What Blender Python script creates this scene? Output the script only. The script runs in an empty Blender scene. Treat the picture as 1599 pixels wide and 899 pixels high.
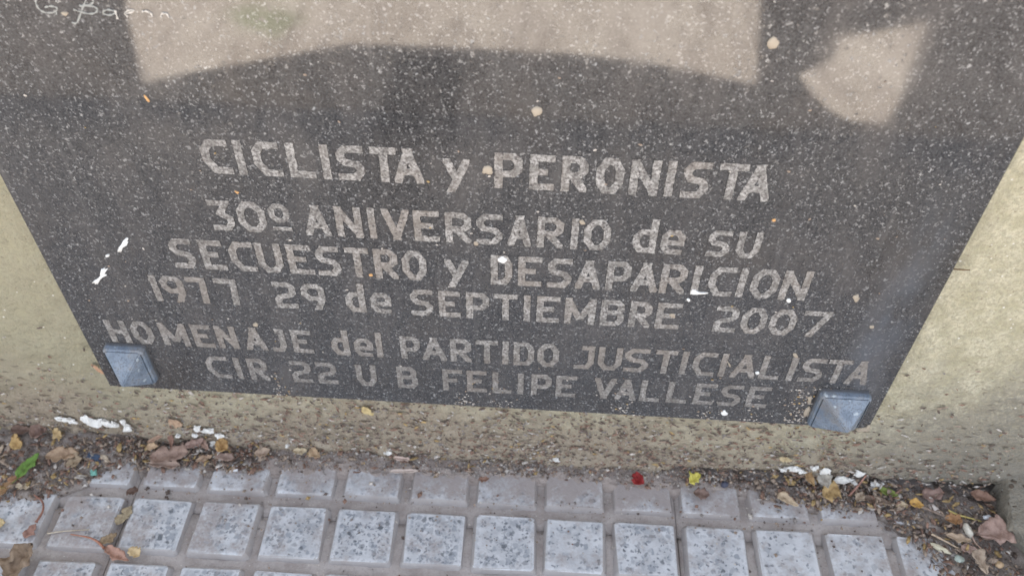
import bpy, bmesh, math, random
from mathutils import Vector, Matrix, noise
R_ = math.radians
random.seed(7)
S = bpy.context.scene
COL = S.collection

# ---------------------------------------------------------------- camera, sky, sun, exposure
SUN_EL, SUN_STR, SKY_STR, EXPOSURE = 55.0, 5.0, 0.11, 2.32
cam = bpy.data.cameras.new('camera'); cam_o = bpy.data.objects.new('camera', cam); COL.objects.link(cam_o)
_r = Vector((0.9982, 0.0586, 0.0145)); _u = Vector((-0.0521, 0.7143, 0.6979)); _f = Vector((-0.0306, 0.6973, -0.7161))
_f.normalize(); _r = _f.cross(_u).normalized(); _u = _r.cross(_f)
_m = Matrix((_r, _u, -_f)).transposed().to_4x4(); _m.translation = Vector((0, -0.3476, 0.5609))
cam_o.matrix_world = _m
cam.sensor_width = 36; cam.lens = 30.17; cam.clip_start = 0.01; cam.clip_end = 500
cam.dof.use_dof = True; cam.dof.focus_distance = 0.50; cam.dof.aperture_fstop = 9.0
S.camera = cam_o
w = bpy.data.worlds.new('World'); S.world = w; w.use_nodes = True
nt = w.node_tree; nt.nodes.clear()
sky = nt.nodes.new('ShaderNodeTexSky'); sky.sky_type = 'NISHITA'; sky.sun_disc = False
sky.sun_elevation = R_(SUN_EL); sky.sun_rotation = 0.0; sky.dust_density = 2.0
bg = nt.nodes.new('ShaderNodeBackground'); bg.inputs['Strength'].default_value = SKY_STR
wo = nt.nodes.new('ShaderNodeOutputWorld')
hs = nt.nodes.new('ShaderNodeHueSaturation'); hs.inputs['Saturation'].default_value = 0.35      # thin high cloud: a whitish sky
nt.links.new(sky.outputs[0], hs.inputs['Color']); nt.links.new(hs.outputs[0], bg.inputs[0]); nt.links.new(bg.outputs[0], wo.inputs[0])
sun = bpy.data.lights.new('sun', 'SUN'); sun.energy = SUN_STR; sun.angle = R_(0.4); sun.color = (1.0, 0.965, 0.92)
sun_o = bpy.data.objects.new('sun', sun); COL.objects.link(sun_o)
# the sun stands high behind the monument (towards +y): its light travels towards -y and down
sun_o.rotation_euler = Vector((0, math.cos(R_(SUN_EL)), math.sin(R_(SUN_EL)))).to_track_quat('Z', 'Y').to_euler()
S.view_settings.view_transform = 'Standard'; S.view_settings.look = 'None'
S.view_settings.exposure = EXPOSURE; S.view_settings.gamma = 1.0
S.render.resolution_x, S.render.resolution_y = 1024, 575

DATA = {'letters': [('C',-0.17663,-0.16194,0.27841,0.30026,0.00501),('I',-0.15927,-0.15427,0.27837,0.30027,0.005),('C',-0.14994,-0.13564,0.27832,0.30028,0.00499),('L',-0.13199,-0.11838,0.27825,0.3003,0.00498),('I',-0.11474,-0.1101,0.2782,0.30031,0.00497),('S',-0.10646,-0.09224,0.27816,0.30032,0.00496),('T',-0.08894,-0.07541,0.27809,0.30034,0.00495),('A',-0.07739,-0.06191,0.27805,0.30035,0.00494),('y',-0.05172,-0.03794,0.27795,0.30037,0.00492),('P',-0.02548,-0.01109,0.27785,0.3004,0.00491),('E',-0.0075,0.00522,0.27779,0.30041,0.00489),('R',0.00881,0.02216,0.27773,0.30043,0.00488),('O',0.02638,0.04035,0.27766,0.30045,0.00487),('N',0.04359,0.0585,0.27759,0.30047,0.00486),('I',0.06141,0.06658,0.27754,0.30048,0.00485),('S',0.07014,0.0837,0.27749,0.30049,0.00484),('T',0.08757,0.10206,0.27743,0.30051,0.00483),('A',0.09981,0.11556,0.27738,0.30052,0.00482),('3',-0.182,-0.1692,0.23796,0.25995,0.00462),('0',-0.16671,-0.15109,0.2379,0.25991,0.00461),('o',-0.14897,-0.13763,0.23785,0.25988,0.0046),('A',-0.1302,-0.11572,0.23779,0.25983,0.00459),('N',-0.11254,-0.09809,0.23773,0.25979,0.00458),('I',-0.09456,-0.09069,0.23769,0.25976,0.00458),('V',-0.08682,-0.07171,0.23765,0.25973,0.00457),('E',-0.0696,-0.05557,0.2376,0.25969,0.00456),('R',-0.05242,-0.03807,0.23755,0.25965,0.00455),('S',-0.03528,-0.02096,0.23749,0.25961,0.00454),('A',-0.01817,-0.00527,0.23744,0.25957,0.00453),('R',-0.00214,0.01212,0.23739,0.25954,0.00452),('I',0.01595,0.02046,0.23734,0.25951,0.00451),('O',0.02324,0.0378,0.2373,0.25948,0.00451),('d',0.04991,0.0627,0.23722,0.25942,0.00449),('e',0.06512,0.07788,0.23717,0.25939,0.00448),('s',0.09028,0.10267,0.23709,0.25933,0.00447),('u',0.1061,0.1188,0.23704,0.25929,0.00446),('S',-0.21217,-0.19872,0.20657,0.22988,0.00486),('E',-0.19461,-0.18119,0.20656,0.22986,0.00485),('C',-0.17784,-0.16334,0.20655,0.22984,0.00484),('U',-0.16222,-0.14737,0.20653,0.22982,0.00483),('E',-0.1444,-0.12995,0.20652,0.2298,0.00482),('S',-0.12773,-0.11405,0.20651,0.22979,0.00481),('T',-0.11073,-0.09708,0.2065,0.22977,0.0048),('R',-0.0945,-0.08087,0.20648,0.22975,0.00479),('O',-0.0783,-0.06433,0.20647,0.22973,0.00478),('y',-0.05406,-0.04013,0.20645,0.22971,0.00476),('D',-0.02769,-0.01528,0.20643,0.22968,0.00475),('E',-0.01199,0.0015,0.20642,0.22966,0.00474),('S',0.00477,0.0186,0.20641,0.22965,0.00473),('A',0.02078,0.0353,0.2064,0.22963,0.00472),('P',0.0382,0.05197,0.20638,0.22961,0.00471),('A',0.05269,0.06788,0.20637,0.2296,0.0047),('R',0.06896,0.0834,0.20636,0.22958,0.00469),('I',0.08665,0.09133,0.20635,0.22957,0.00468),('C',0.09601,0.1104,0.20634,0.22955,0.00468),('I',0.11184,0.11758,0.20633,0.22954,0.00467),('O',0.11974,0.13516,0.20632,0.22953,0.00466),('N',0.13695,0.15234,0.20631,0.22951,0.00465),('1',-0.23259,-0.22712,0.17667,0.19917,0.00469),('9',-0.22595,-0.2119,0.17664,0.19914,0.00468),('7',-0.20995,-0.19787,0.17661,0.1991,0.00468),('7',-0.19281,-0.1792,0.17656,0.19905,0.00467),('2',-0.15786,-0.1443,0.17648,0.19895,0.00465),('9',-0.14121,-0.12691,0.17644,0.1989,0.00464),('d',-0.11494,-0.10299,0.17638,0.19883,0.00463),('e',-0.09991,-0.08721,0.17634,0.19879,0.00462),('S',-0.07568,-0.06225,0.17628,0.19872,0.00461),('E',-0.0588,-0.04577,0.17624,0.19867,0.0046),('P',-0.04233,-0.02857,0.1762,0.19862,0.00459),('T',-0.02589,-0.01177,0.17616,0.19857,0.00458),('I',-0.00834,-0.00377,0.17613,0.19854,0.00457),('E',-0.00034,0.01336,0.1761,0.1985,0.00457),('M',0.0164,0.03463,0.17605,0.19845,0.00456),('B',0.03766,0.05168,0.17601,0.1984,0.00455),('R',0.05471,0.06757,0.17597,0.19835,0.00454),('E',0.07059,0.08493,0.17593,0.1983,0.00453),('2',0.1049,0.11844,0.17584,0.19821,0.00451),('0',0.12069,0.13533,0.1758,0.19816,0.0045),('0',0.1372,0.15256,0.17576,0.19811,0.0045),('q',0.15556,0.172,0.17572,0.19806,0.00449),('H',-0.2731,-0.25982,0.13489,0.15649,0.00457),('O',-0.25733,-0.24366,0.13483,0.15647,0.00456),('M',-0.23869,-0.22133,0.13476,0.15644,0.00455),('E',-0.21802,-0.20523,0.13469,0.15642,0.00454),('N',-0.20276,-0.18958,0.13464,0.1564,0.00453),('A',-0.18505,-0.17107,0.13458,0.15638,0.00452),('J',-0.16799,-0.15834,0.13452,0.15636,0.00452),('E',-0.15424,-0.14133,0.13447,0.15635,0.00451),('d',-0.12925,-0.11781,0.13438,0.15632,0.0045),('e',-0.11474,-0.1027,0.13433,0.1563,0.00449),('l',-0.10066,-0.09658,0.13429,0.15629,0.00448),('P',-0.08518,-0.07257,0.13422,0.15626,0.00448),('A',-0.07135,-0.05591,0.13417,0.15625,0.00447),('R',-0.05348,-0.04009,0.13411,0.15623,0.00446),('T',-0.03726,-0.02309,0.13405,0.15621,0.00445),('I',-0.02067,-0.01642,0.134,0.1562,0.00445),('D',-0.01339,-0.00047,0.13396,0.15618,0.00444),('O',0.00155,0.01525,0.13391,0.15617,0.00443),('J',0.02491,0.03738,0.13382,0.15614,0.00442),('U',0.03979,0.05464,0.13377,0.15612,0.00442),('S',0.05624,0.07147,0.1337,0.1561,0.00441),('T',0.07507,0.08867,0.13364,0.15608,0.0044),('I',0.09147,0.0957,0.1336,0.15607,0.00439),('C',0.09905,0.11341,0.13355,0.15606,0.00439),('I',0.116,0.12019,0.13351,0.15605,0.00438),('A',0.12377,0.13928,0.13346,0.15603,0.00438),('L',0.14147,0.15437,0.1334,0.15601,0.00437),('I',0.15874,0.16294,0.13335,0.156,0.00436),('S',0.16627,0.18013,0.1333,0.15599,0.00436),('T',0.18132,0.19594,0.13324,0.15597,0.00435),('A',0.19555,0.20937,0.13319,0.15596,0.00434),('C',-0.21648,-0.20146,0.10341,0.1257,0.00451),('I',-0.1976,-0.19331,0.10342,0.1257,0.0045),('R',-0.18859,-0.17575,0.10344,0.12569,0.0045),('2',-0.15993,-0.1467,0.10347,0.12567,0.00448),('2',-0.14286,-0.12966,0.10348,0.12566,0.00447),('U',-0.11668,-0.1033,0.10351,0.12565,0.00446),('B',-0.08973,-0.07618,0.10353,0.12563,0.00445),('F',-0.05968,-0.0466,0.10356,0.12562,0.00443),('E',-0.04364,-0.03058,0.10358,0.12561,0.00443),('L',-0.02679,-0.01417,0.10359,0.1256,0.00442),('I',-0.01039,-0.00619,0.10361,0.12559,0.00441),('P',-0.00136,0.01186,0.10362,0.12558,0.0044),('E',0.01479,0.02819,0.10364,0.12558,0.0044),('V',0.03969,0.05368,0.10366,0.12556,0.00438),('A',0.05389,0.06786,0.10367,0.12555,0.00438),('L',0.06994,0.08326,0.10369,0.12554,0.00437),('L',0.08742,0.10112,0.10371,0.12553,0.00436),('E',0.10507,0.11854,0.10372,0.12553,0.00435),('S',0.12186,0.13551,0.10374,0.12552,0.00435),('E',0.13923,0.15328,0.10376,0.12551,0.00434)],'sig': [[(-0.23029,0.37444),(-0.23146,0.37256),(-0.23214,0.37007),(-0.23147,0.36762),(-0.22956,0.36646),(-0.22661,0.36644),(-0.22391,0.36734),(-0.22273,0.36895),(-0.22417,0.36982),(-0.22655,0.36971),(-0.22859,0.369)],[(-0.22403,0.36703),(-0.2245,0.36575)],[(-0.22112,0.37485),(-0.22216,0.37206)],[(-0.20718,0.37486),(-0.20995,0.37107),(-0.21299,0.36659),(-0.2166,0.36138),(-0.21868,0.36224)],[(-0.21214,0.37067),(-0.20976,0.37077),(-0.20658,0.37153),(-0.20468,0.37284),(-0.20504,0.37435),(-0.2067,0.37458)],[(-0.21166,0.37038),(-0.20739,0.37088),(-0.20464,0.37039),(-0.20427,0.36886),(-0.20559,0.36756),(-0.2082,0.36681),(-0.21157,0.36728),(-0.21549,0.36866)],[(-0.19645,0.36859),(-0.19852,0.36943),(-0.201,0.36901),(-0.20251,0.36801),(-0.20173,0.3668),(-0.19885,0.36661),(-0.19636,0.36798)],[(-0.19625,0.36922),(-0.19648,0.36484)],[(-0.192,0.36786),(-0.18952,0.36829),(-0.18745,0.36931),(-0.18874,0.36987),(-0.19101,0.36915),(-0.19239,0.36753),(-0.1913,0.36634)],[(-0.184,0.36916),(-0.18213,0.36955),(-0.18004,0.36872),(-0.18,0.36685)],[(-0.17593,0.36673),(-0.1754,0.36862),(-0.17295,0.36904),(-0.17237,0.36689)]],'spots': {'white': [[(-0.23471,0.22901),(-0.23367,0.2276),(-0.23623,0.22296),(-0.23954,0.22072),(-0.24128,0.21757),(-0.24431,0.21634),(-0.24309,0.21896),(-0.24129,0.2211),(-0.23879,0.22428)],[(-0.25804,0.20344),(-0.2551,0.20418),(-0.25687,0.19767),(-0.26017,0.19473),(-0.26347,0.19068),(-0.26745,0.18819),(-0.26729,0.19094),(-0.26373,0.19338),(-0.25906,0.19804)],[(-0.25194,0.21376),(-0.24983,0.21442),(-0.24996,0.21287),(-0.25207,0.21221)],[(-0.02334,0.22782),(-0.02082,0.2285),(-0.01865,0.22765),(-0.01826,0.22469),(-0.02043,0.22353),(-0.02297,0.22485)],[(0.08682,0.20816),(0.08937,0.21046),(0.09224,0.20856),(0.09656,0.20889),(0.09639,0.20782),(0.09242,0.20752),(0.08934,0.20622)],[(0.08586,0.20275),(0.08723,0.20339),(0.0883,0.20132),(0.08693,0.20068)],[(0.14226,0.20651),(0.14428,0.2072),(0.14563,0.20463),(0.14361,0.20394)],[(0.12574,0.09628),(0.12742,0.09859),(0.13004,0.09597),(0.12934,0.09303),(0.12669,0.0935)],[(0.13832,0.14014),(0.14054,0.14098),(0.14227,0.13856),(0.14004,0.13772)]],'cream': [[(-0.00768,0.32708),(-0.00529,0.32865),(-0.00277,0.32662),(-0.00296,0.32371),(-0.00509,0.32286),(-0.00729,0.3242)],[(0.09504,0.36726),(0.09655,0.37044),(0.09903,0.36932),(0.10031,0.36626),(0.0986,0.36397),(0.09608,0.36511)],[(-0.03171,0.28914),(-0.02939,0.29295),(-0.02646,0.29068),(-0.0268,0.28738),(-0.03075,0.28631)],[(-0.03685,0.23861),(-0.03505,0.24018),(-0.03403,0.23736),(-0.03618,0.23625)],[(0.17844,0.21191),(0.18079,0.21366),(0.18293,0.21014),(0.18088,0.20733)],[(0.19513,0.18818),(0.19749,0.18893),(0.19817,0.18559),(0.19581,0.18597)],[(-0.22175,0.36682),(-0.2193,0.36787),(-0.21808,0.36636),(-0.22065,0.36499)],[(0.01978,0.2583),(0.02213,0.25891),(0.02369,0.25628),(0.02134,0.25567)],[(0.07781,0.18954),(0.08124,0.18925),(0.08211,0.18595),(0.07859,0.1868)],[(-0.17619,0.16082),(-0.17361,0.16162),(-0.17311,0.15807),(-0.17599,0.15784)],[(0.15755,0.1593),(0.15931,0.16005),(0.16173,0.15659),(0.15891,0.15697)],[(0.11924,0.14987),(0.12305,0.14454),(0.12212,0.14319)],[(0.17885,0.10346),(0.18023,0.1078),(0.18333,0.10388),(0.18274,0.09813),(0.18022,0.09646)],[(0.17744,0.11857),(0.17949,0.12012),(0.18101,0.11274),(0.17912,0.11049)],[(0.21745,0.08584),(0.22269,0.0882),(0.22447,0.09204),(0.22661,0.08785),(0.22483,0.08397),(0.21904,0.0834)]],'orange': [[(-0.19667,0.32461),(-0.1957,0.32466),(-0.19411,0.32146),(-0.19551,0.32102)],[(-0.16481,0.26742),(-0.16194,0.26628),(-0.16329,0.26488)],[(0.12005,0.26535),(0.12182,0.26635),(0.12321,0.26466),(0.12101,0.26407)],[(-0.09841,0.20919),(-0.09648,0.20985),(-0.09632,0.20777),(-0.0982,0.20763)]]},'lumps': [(-0.35053,0.02973,0.00762,0.00533),(-0.34335,0.02799,0.00667,0.00467),(-0.33166,0.03073,0.00857,0.01),(-0.32555,0.02726,0.01048,0.00933),(-0.31676,0.02729,0.00667,0.008),(-0.31127,0.02619,0.00571,0.00667),(-0.30317,0.03023,0.00476,0.00667),(-0.30126,0.02388,0.00571,0.00667),(-0.24773,0.02746,0.00429,0.00467),(-0.23991,0.02576,0.00857,0.00533),(-0.25208,0.01792,0.00429,0.00333),(-0.23306,0.01981,0.00476,0.004),(-0.2392,0.00821,0.00571,0.00533),(-0.26515,0.01662,0.00333,0.00267),(0.18738,0.01806,0.00476,0.00333),(0.19495,0.01973,0.00762,0.00533),(0.20014,0.0177,0.00571,0.00333),(0.20861,0.02289,0.00476,0.00533),(0.21698,0.0195,0.00667,0.00933),(0.2326,0.00898,0.01238,0.00933),(0.2422,0.01788,0.00667,0.00667),(0.25891,0.00477,0.00667,0.00533),(0.24184,0.00645,0.00381,0.004),(-0.18283,0.0122,0.00286,0.00333),(-0.10749,0.00961,0.00476,0.004),(0.01965,0.01417,0.00571,0.00267)]}

# ---------------------------------------------------------------- node helpers
def mat(name):
    m = bpy.data.materials.new(name); m.use_nodes = True
    n = m.node_tree.nodes; b = n['Principled BSDF']
    return m, m.node_tree, b
def N(t, kind, **kw):
    n = t.nodes.new(kind)
    for k, v in kw.items():
        if k.startswith('i_'): n.inputs[k[2:].replace('_', ' ')].default_value = v
        else: setattr(n, k, v)
    return n
def lk(t, a, b): t.links.new(a, b)
def pos(t, scale=(1, 1, 1)):
    g = N(t, 'ShaderNodeNewGeometry'); mp = N(t, 'ShaderNodeMapping'); mp.inputs['Scale'].default_value = scale
    lk(t, g.outputs['Position'], mp.inputs['Vector']); return mp.outputs[0]
def noi(t, v, scale, detail=4, rough=.55, dist=0.0):
    n = N(t, 'ShaderNodeTexNoise'); n.inputs['Scale'].default_value = scale; n.inputs['Detail'].default_value = detail
    n.inputs['Roughness'].default_value = rough; n.inputs['Distortion'].default_value = dist
    lk(t, v, n.inputs['Vector']); return n.outputs['Fac']
def ramp(t, v, a, b, lo=0.0, hi=1.0, smooth=True):
    n = N(t, 'ShaderNodeMapRange'); n.interpolation_type = 'SMOOTHSTEP' if smooth else 'LINEAR'
    n.inputs['From Min'].default_value = a; n.inputs['From Max'].default_value = b
    n.inputs['To Min'].default_value = lo; n.inputs['To Max'].default_value = hi
    lk(t, v, n.inputs['Value']); return n.outputs[0]
def mx(t, f, a, b):
    n = N(t, 'ShaderNodeMix'); n.data_type = 'RGBA'
    for i, x in ((0, f), (6, a), (7, b)):
        if isinstance(x, (int, float)): n.inputs[i].default_value = x
        elif isinstance(x, tuple): n.inputs[i].default_value = (*x, 1)
        else: lk(t, x, n.inputs[i])
    return n.outputs[2]
def mth(t, op, a, b=0.0):
    n = N(t, 'ShaderNodeMath'); n.operation = op
    for i, x in ((0, a), (1, b)):
        if isinstance(x, (int, float)): n.inputs[i].default_value = x
        else: lk(t, x, n.inputs[i])
    return n.outputs[0]
def bump(t, b, h, strength=.5, dist=.001):
    n = N(t, 'ShaderNodeBump'); n.inputs['Strength'].default_value = strength; n.inputs['Distance'].default_value = dist
    lk(t, h, n.inputs['Height']); lk(t, n.outputs[0], b.inputs['Normal'])
def xyz(t):
    g = N(t, 'ShaderNodeNewGeometry'); s = N(t, 'ShaderNodeSeparateXYZ'); lk(t, g.outputs['Position'], s.inputs[0]); return s.outputs
def warp(t, v, scale, amt):
    n = N(t, 'ShaderNodeTexNoise'); n.inputs['Scale'].default_value = scale; n.inputs['Detail'].default_value = 2
    lk(t, v, n.inputs['Vector'])
    s = N(t, 'ShaderNodeVectorMath'); s.operation = 'SUBTRACT'; lk(t, n.outputs['Color'], s.inputs[0]); s.inputs[1].default_value = (.5, .5, .5)
    k = N(t, 'ShaderNodeVectorMath'); k.operation = 'SCALE'; lk(t, s.outputs[0], k.inputs[0]); k.inputs['Scale'].default_value = amt
    a = N(t, 'ShaderNodeVectorMath'); a.operation = 'ADD'; lk(t, v, a.inputs[0]); lk(t, k.outputs[0], a.inputs[1])
    return a.outputs[0]
def cells(t, v, scale, r, keep, soft=.06):
    """spots: voronoi cells whose random value is below keep, drawn out to radius r"""
    n = N(t, 'ShaderNodeTexVoronoi'); n.inputs['Scale'].default_value = scale; n.inputs['Randomness'].default_value = 1
    lk(t, v, n.inputs['Vector'])
    s = N(t, 'ShaderNodeSeparateColor'); lk(t, n.outputs['Color'], s.inputs[0])
    d = ramp(t, n.outputs['Distance'], r - soft, r + soft, 1, 0)
    k = mth(t, 'LESS_THAN', s.outputs[0], keep)
    return mth(t, 'MULTIPLY', d, k), s.outputs[1]

# ---------------------------------------------------------------- materials
def granite():
    m, t, b = mat('polished dark granite')
    v = pos(t); X = xyz(t)
    big = noi(t, v, 11, 5, .6); mid = noi(t, v, 210, 5, .7); fine = noi(t, v, 760, 3, .7)
    c = mx(t, ramp(t, mid, .38, .62), (.014, .014, .0155), (.036, .0355, .037))
    c = mx(t, ramp(t, fine, .40, .70, 0, .8), c, (.080, .079, .080))
    c = mx(t, ramp(t, big, .52, .70, 0, .45), c, (.055, .046, .038))          # brownish staining
    wv = warp(t, warp(t, v, 260, .0055), 640, .0030)
    f1, q1 = cells(t, wv, 330, .27, .75)
    f2, q2 = cells(t, warp(t, v, 520, .0040), 560, .32, .80)
    f3, q3 = cells(t, warp(t, v, 300, .004), 290, .15, .10)
    arc = noi(t, v, 520, 2); arcm = ramp(t, arc, .40, .56, 0, 1)                # breaks flecks into slivers and crescents
    f1 = mth(t, 'MULTIPLY', f1, arcm)
    dens = ramp(t, noi(t, v, 28, 3), .35, .6, .45, 1)
    F_ = mth(t, 'MULTIPLY', f1, dens)
    c = mx(t, mth(t, 'MULTIPLY', F_, ramp(t, q1, 0, 1, .06, .95)), c, (.235, .24, .245))
    c = mx(t, mth(t, 'MULTIPLY', f2, ramp(t, q2, 0, 1, .05, .72)), c, (.24, .24, .243))
    c = mx(t, mth(t, 'MULTIPLY', f3, .8), c, (.31, .32, .33))
    # thin horizontal scratches low on the right
    sc = noi(t, pos(t, (7, 1, 420)), 1.0, 3, .5)
    reg = mth(t, 'MULTIPLY', ramp(t, X[0], .0, .09), mth(t, 'MULTIPLY', ramp(t, X[2], .10, .135), ramp(t, X[2], .175, .205, 1, 0)))
    c = mx(t, mth(t, 'MULTIPLY', mth(t, 'MULTIPLY', ramp(t, sc, .58, .66), reg), .75), c, (.018, .018, .02))
    # settled dust: streaky film, a paler smear down the right edge
    smear = mth(t, 'MULTIPLY', ramp(t, mth(t, 'ABSOLUTE', mth(t, 'SUBTRACT', X[0], .205)), .0, .022, 1, 0), ramp(t, noi(t, pos(t, (1, 1, .35)), 60, 4), .30, .62))
    c = mx(t, mth(t, 'MULTIPLY', mth(t, 'MULTIPLY', smear, ramp(t, X[2], .33, .20)), .6), c, (.105, .118, .14))
    film = ramp(t, noi(t, pos(t, (1, 1, .45)), 34, 6, .65), .40, .74, .02, .42)
    c = mx(t, film, c, (.10, .092, .088))
    wsh = ramp(t, noi(t, pos(t, (1, 1, .06)), 150, 3), .60, .74, 0, .35)       # dried vertical runs
    c = mx(t, wsh, c, (.125, .12, .117))
    lk(t, c, b.inputs['Base Color'])
    b.inputs['IOR'].default_value = 1.85
    zz = mth(t, 'ADD', X[2], mth(t, 'MULTIPLY', mth(t, 'SUBTRACT', noi(t, v, 14, 4), .5), .04))
    ro = mth(t, 'ADD', ramp(t, film, 0, .42, .035, .08), mth(t, 'MULTIPLY', F_, .25)); ro = mth(t, 'ADD', ro, ramp(t, zz, .325, .29, 0, .20))      # splashed dust dulls the lower stone
    lk(t, ro, b.inputs['Roughness'])
    bump(t, b, mth(t, 'ADD', fine, mth(t, 'MULTIPLY', F_, 1.5)), .035, .0001)
    return m

def letter_mat():
    m, t, b = mat('weathered engraved letter grey')
    v = pos(t); X = xyz(t)
    big = noi(t, v, 17, 3); fine = noi(t, v, 620, 4, .7); mid = noi(t, v, 170, 4, .65)
    c = mx(t, ramp(t, mid, .35, .68), (.215, .21, .202), (.45, .44, .43))
    c = mx(t, ramp(t, fine, .38, .60, .9, 0), c, (.09, .083, .08))
    c = mx(t, ramp(t, big, .46, .66, 0, .5), c, (.22, .19, .165))
    d1, _q = cells(t, warp(t, v, 500, .003), 400, .28, .48)
    c = mx(t, mth(t, 'MULTIPLY', d1, .8), c, (.06, .055, .055))
    fade = mth(t, 'MAXIMUM', ramp(t, X[2], .125, .168, .50, 0), ramp(t, X[0], -.13, -.22, 0, .35))
    c = mx(t, mth(t, 'MULTIPLY', fade, ramp(t, noi(t, v, 60, 3), .3, .7, .35, 1)), c, (.13, .118, .11))
    lk(t, c, b.inputs['Base Color']); b.inputs['Roughness'].default_value = .85; b.inputs['Specular IOR Level'].default_value = .2
    bump(t, b, fine, .5, .0004)
    return m

def wall_mat():
    m, t, b = mat('pale painted render')
    v = pos(t); X = xyz(t)
    big = noi(t, v, 9, 6, .6); mid = noi(t, v, 70, 5, .6); fine = noi(t, v, 420, 4, .65); tiny = noi(t, v, 1100, 2)
    c = mx(t, ramp(t, mid, .3, .7), (.44, .41, .28), (.64, .60, .455))
    c = mx(t, ramp(t, fine, .35, .66, 0, .75), c, (.36, .335, .25))
    c = mx(t, ramp(t, tiny, .55, .72, 0, .5), c, (.27, .25, .19))
    c = mx(t, ramp(t, noi(t, v, 26, 6, .7), .50, .74, 0, .5), c, (.36, .335, .265))
    c = mx(t, ramp(t, noi(t, pos(t, (1, 1, .12)), 60, 4), .56, .70, 0, .45), c, (.33, .31, .24))     # rain runs
    c = mx(t, mth(t, 'MULTIPLY', ramp(t, X[0], -.20, -.33), ramp(t, mid, .2, .7, .35, .8)), c, (.27, .25, .175))    # darker and greener towards the left
    h = mth(t, 'ADD', X[2], mth(t, 'MULTIPLY', mth(t, 'SUBTRACT', big, .5), .16))
    h = mth(t, 'ADD', h, mth(t, 'MULTIPLY', mth(t, 'SUBTRACT', mid, .5), .05))
    d = ramp(t, h, .125, .01, 0, 1)
    c = mx(t, mth(t, 'MULTIPLY', d, .85), c, mx(t, ramp(t, fine, .3, .7), (.24, .19, .145), (.40, .335, .27)))
    rx = mth(t, 'ADD', X[0], mth(t, 'MULTIPLY', mth(t, 'SUBTRACT', big, .5), .25))
    rx = mth(t, 'SUBTRACT', rx, mth(t, 'MULTIPLY', X[2], .35))
    c = mx(t, mth(t, 'MULTIPLY', ramp(t, rx, .20, .29), ramp(t, fine, .25, .6, .4, .9)), c, (.25, .235, .20))    # bare mortar showing at the right
    g, q = cells(t, warp(t, pos(t, (.75, 1, 1.6)), 150, .007), 150, .24, .5)
    sp = mth(t, 'MULTIPLY', g, ramp(t, h, .14, .0, .12, 1))
    c = mx(t, mth(t, 'MULTIPLY', sp, .85), c, (.12, .088, .065))
    g2, q2 = cells(t, warp(t, v, 300, .003), 330, .2, .22)
    c = mx(t, mth(t, 'MULTIPLY', g2, .6), c, (.20, .16, .12))
    g3, q3 = cells(t, v, 260, .16, .08)
    c = mx(t, g3, c, (.70, .68, .62))
    lk(t, c, b.inputs['Base Color']); b.inputs['Roughness'].default_value = .9; b.inputs['Specular IOR Level'].default_value = .25
    hh = mth(t, 'ADD', mth(t, 'MULTIPLY', mid, 1.2), mth(t, 'ADD', mth(t, 'MULTIPLY', fine, .6), mth(t, 'MULTIPLY', sp, .5)))
    bump(t, b, hh, .95, .0040)
    return m

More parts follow.
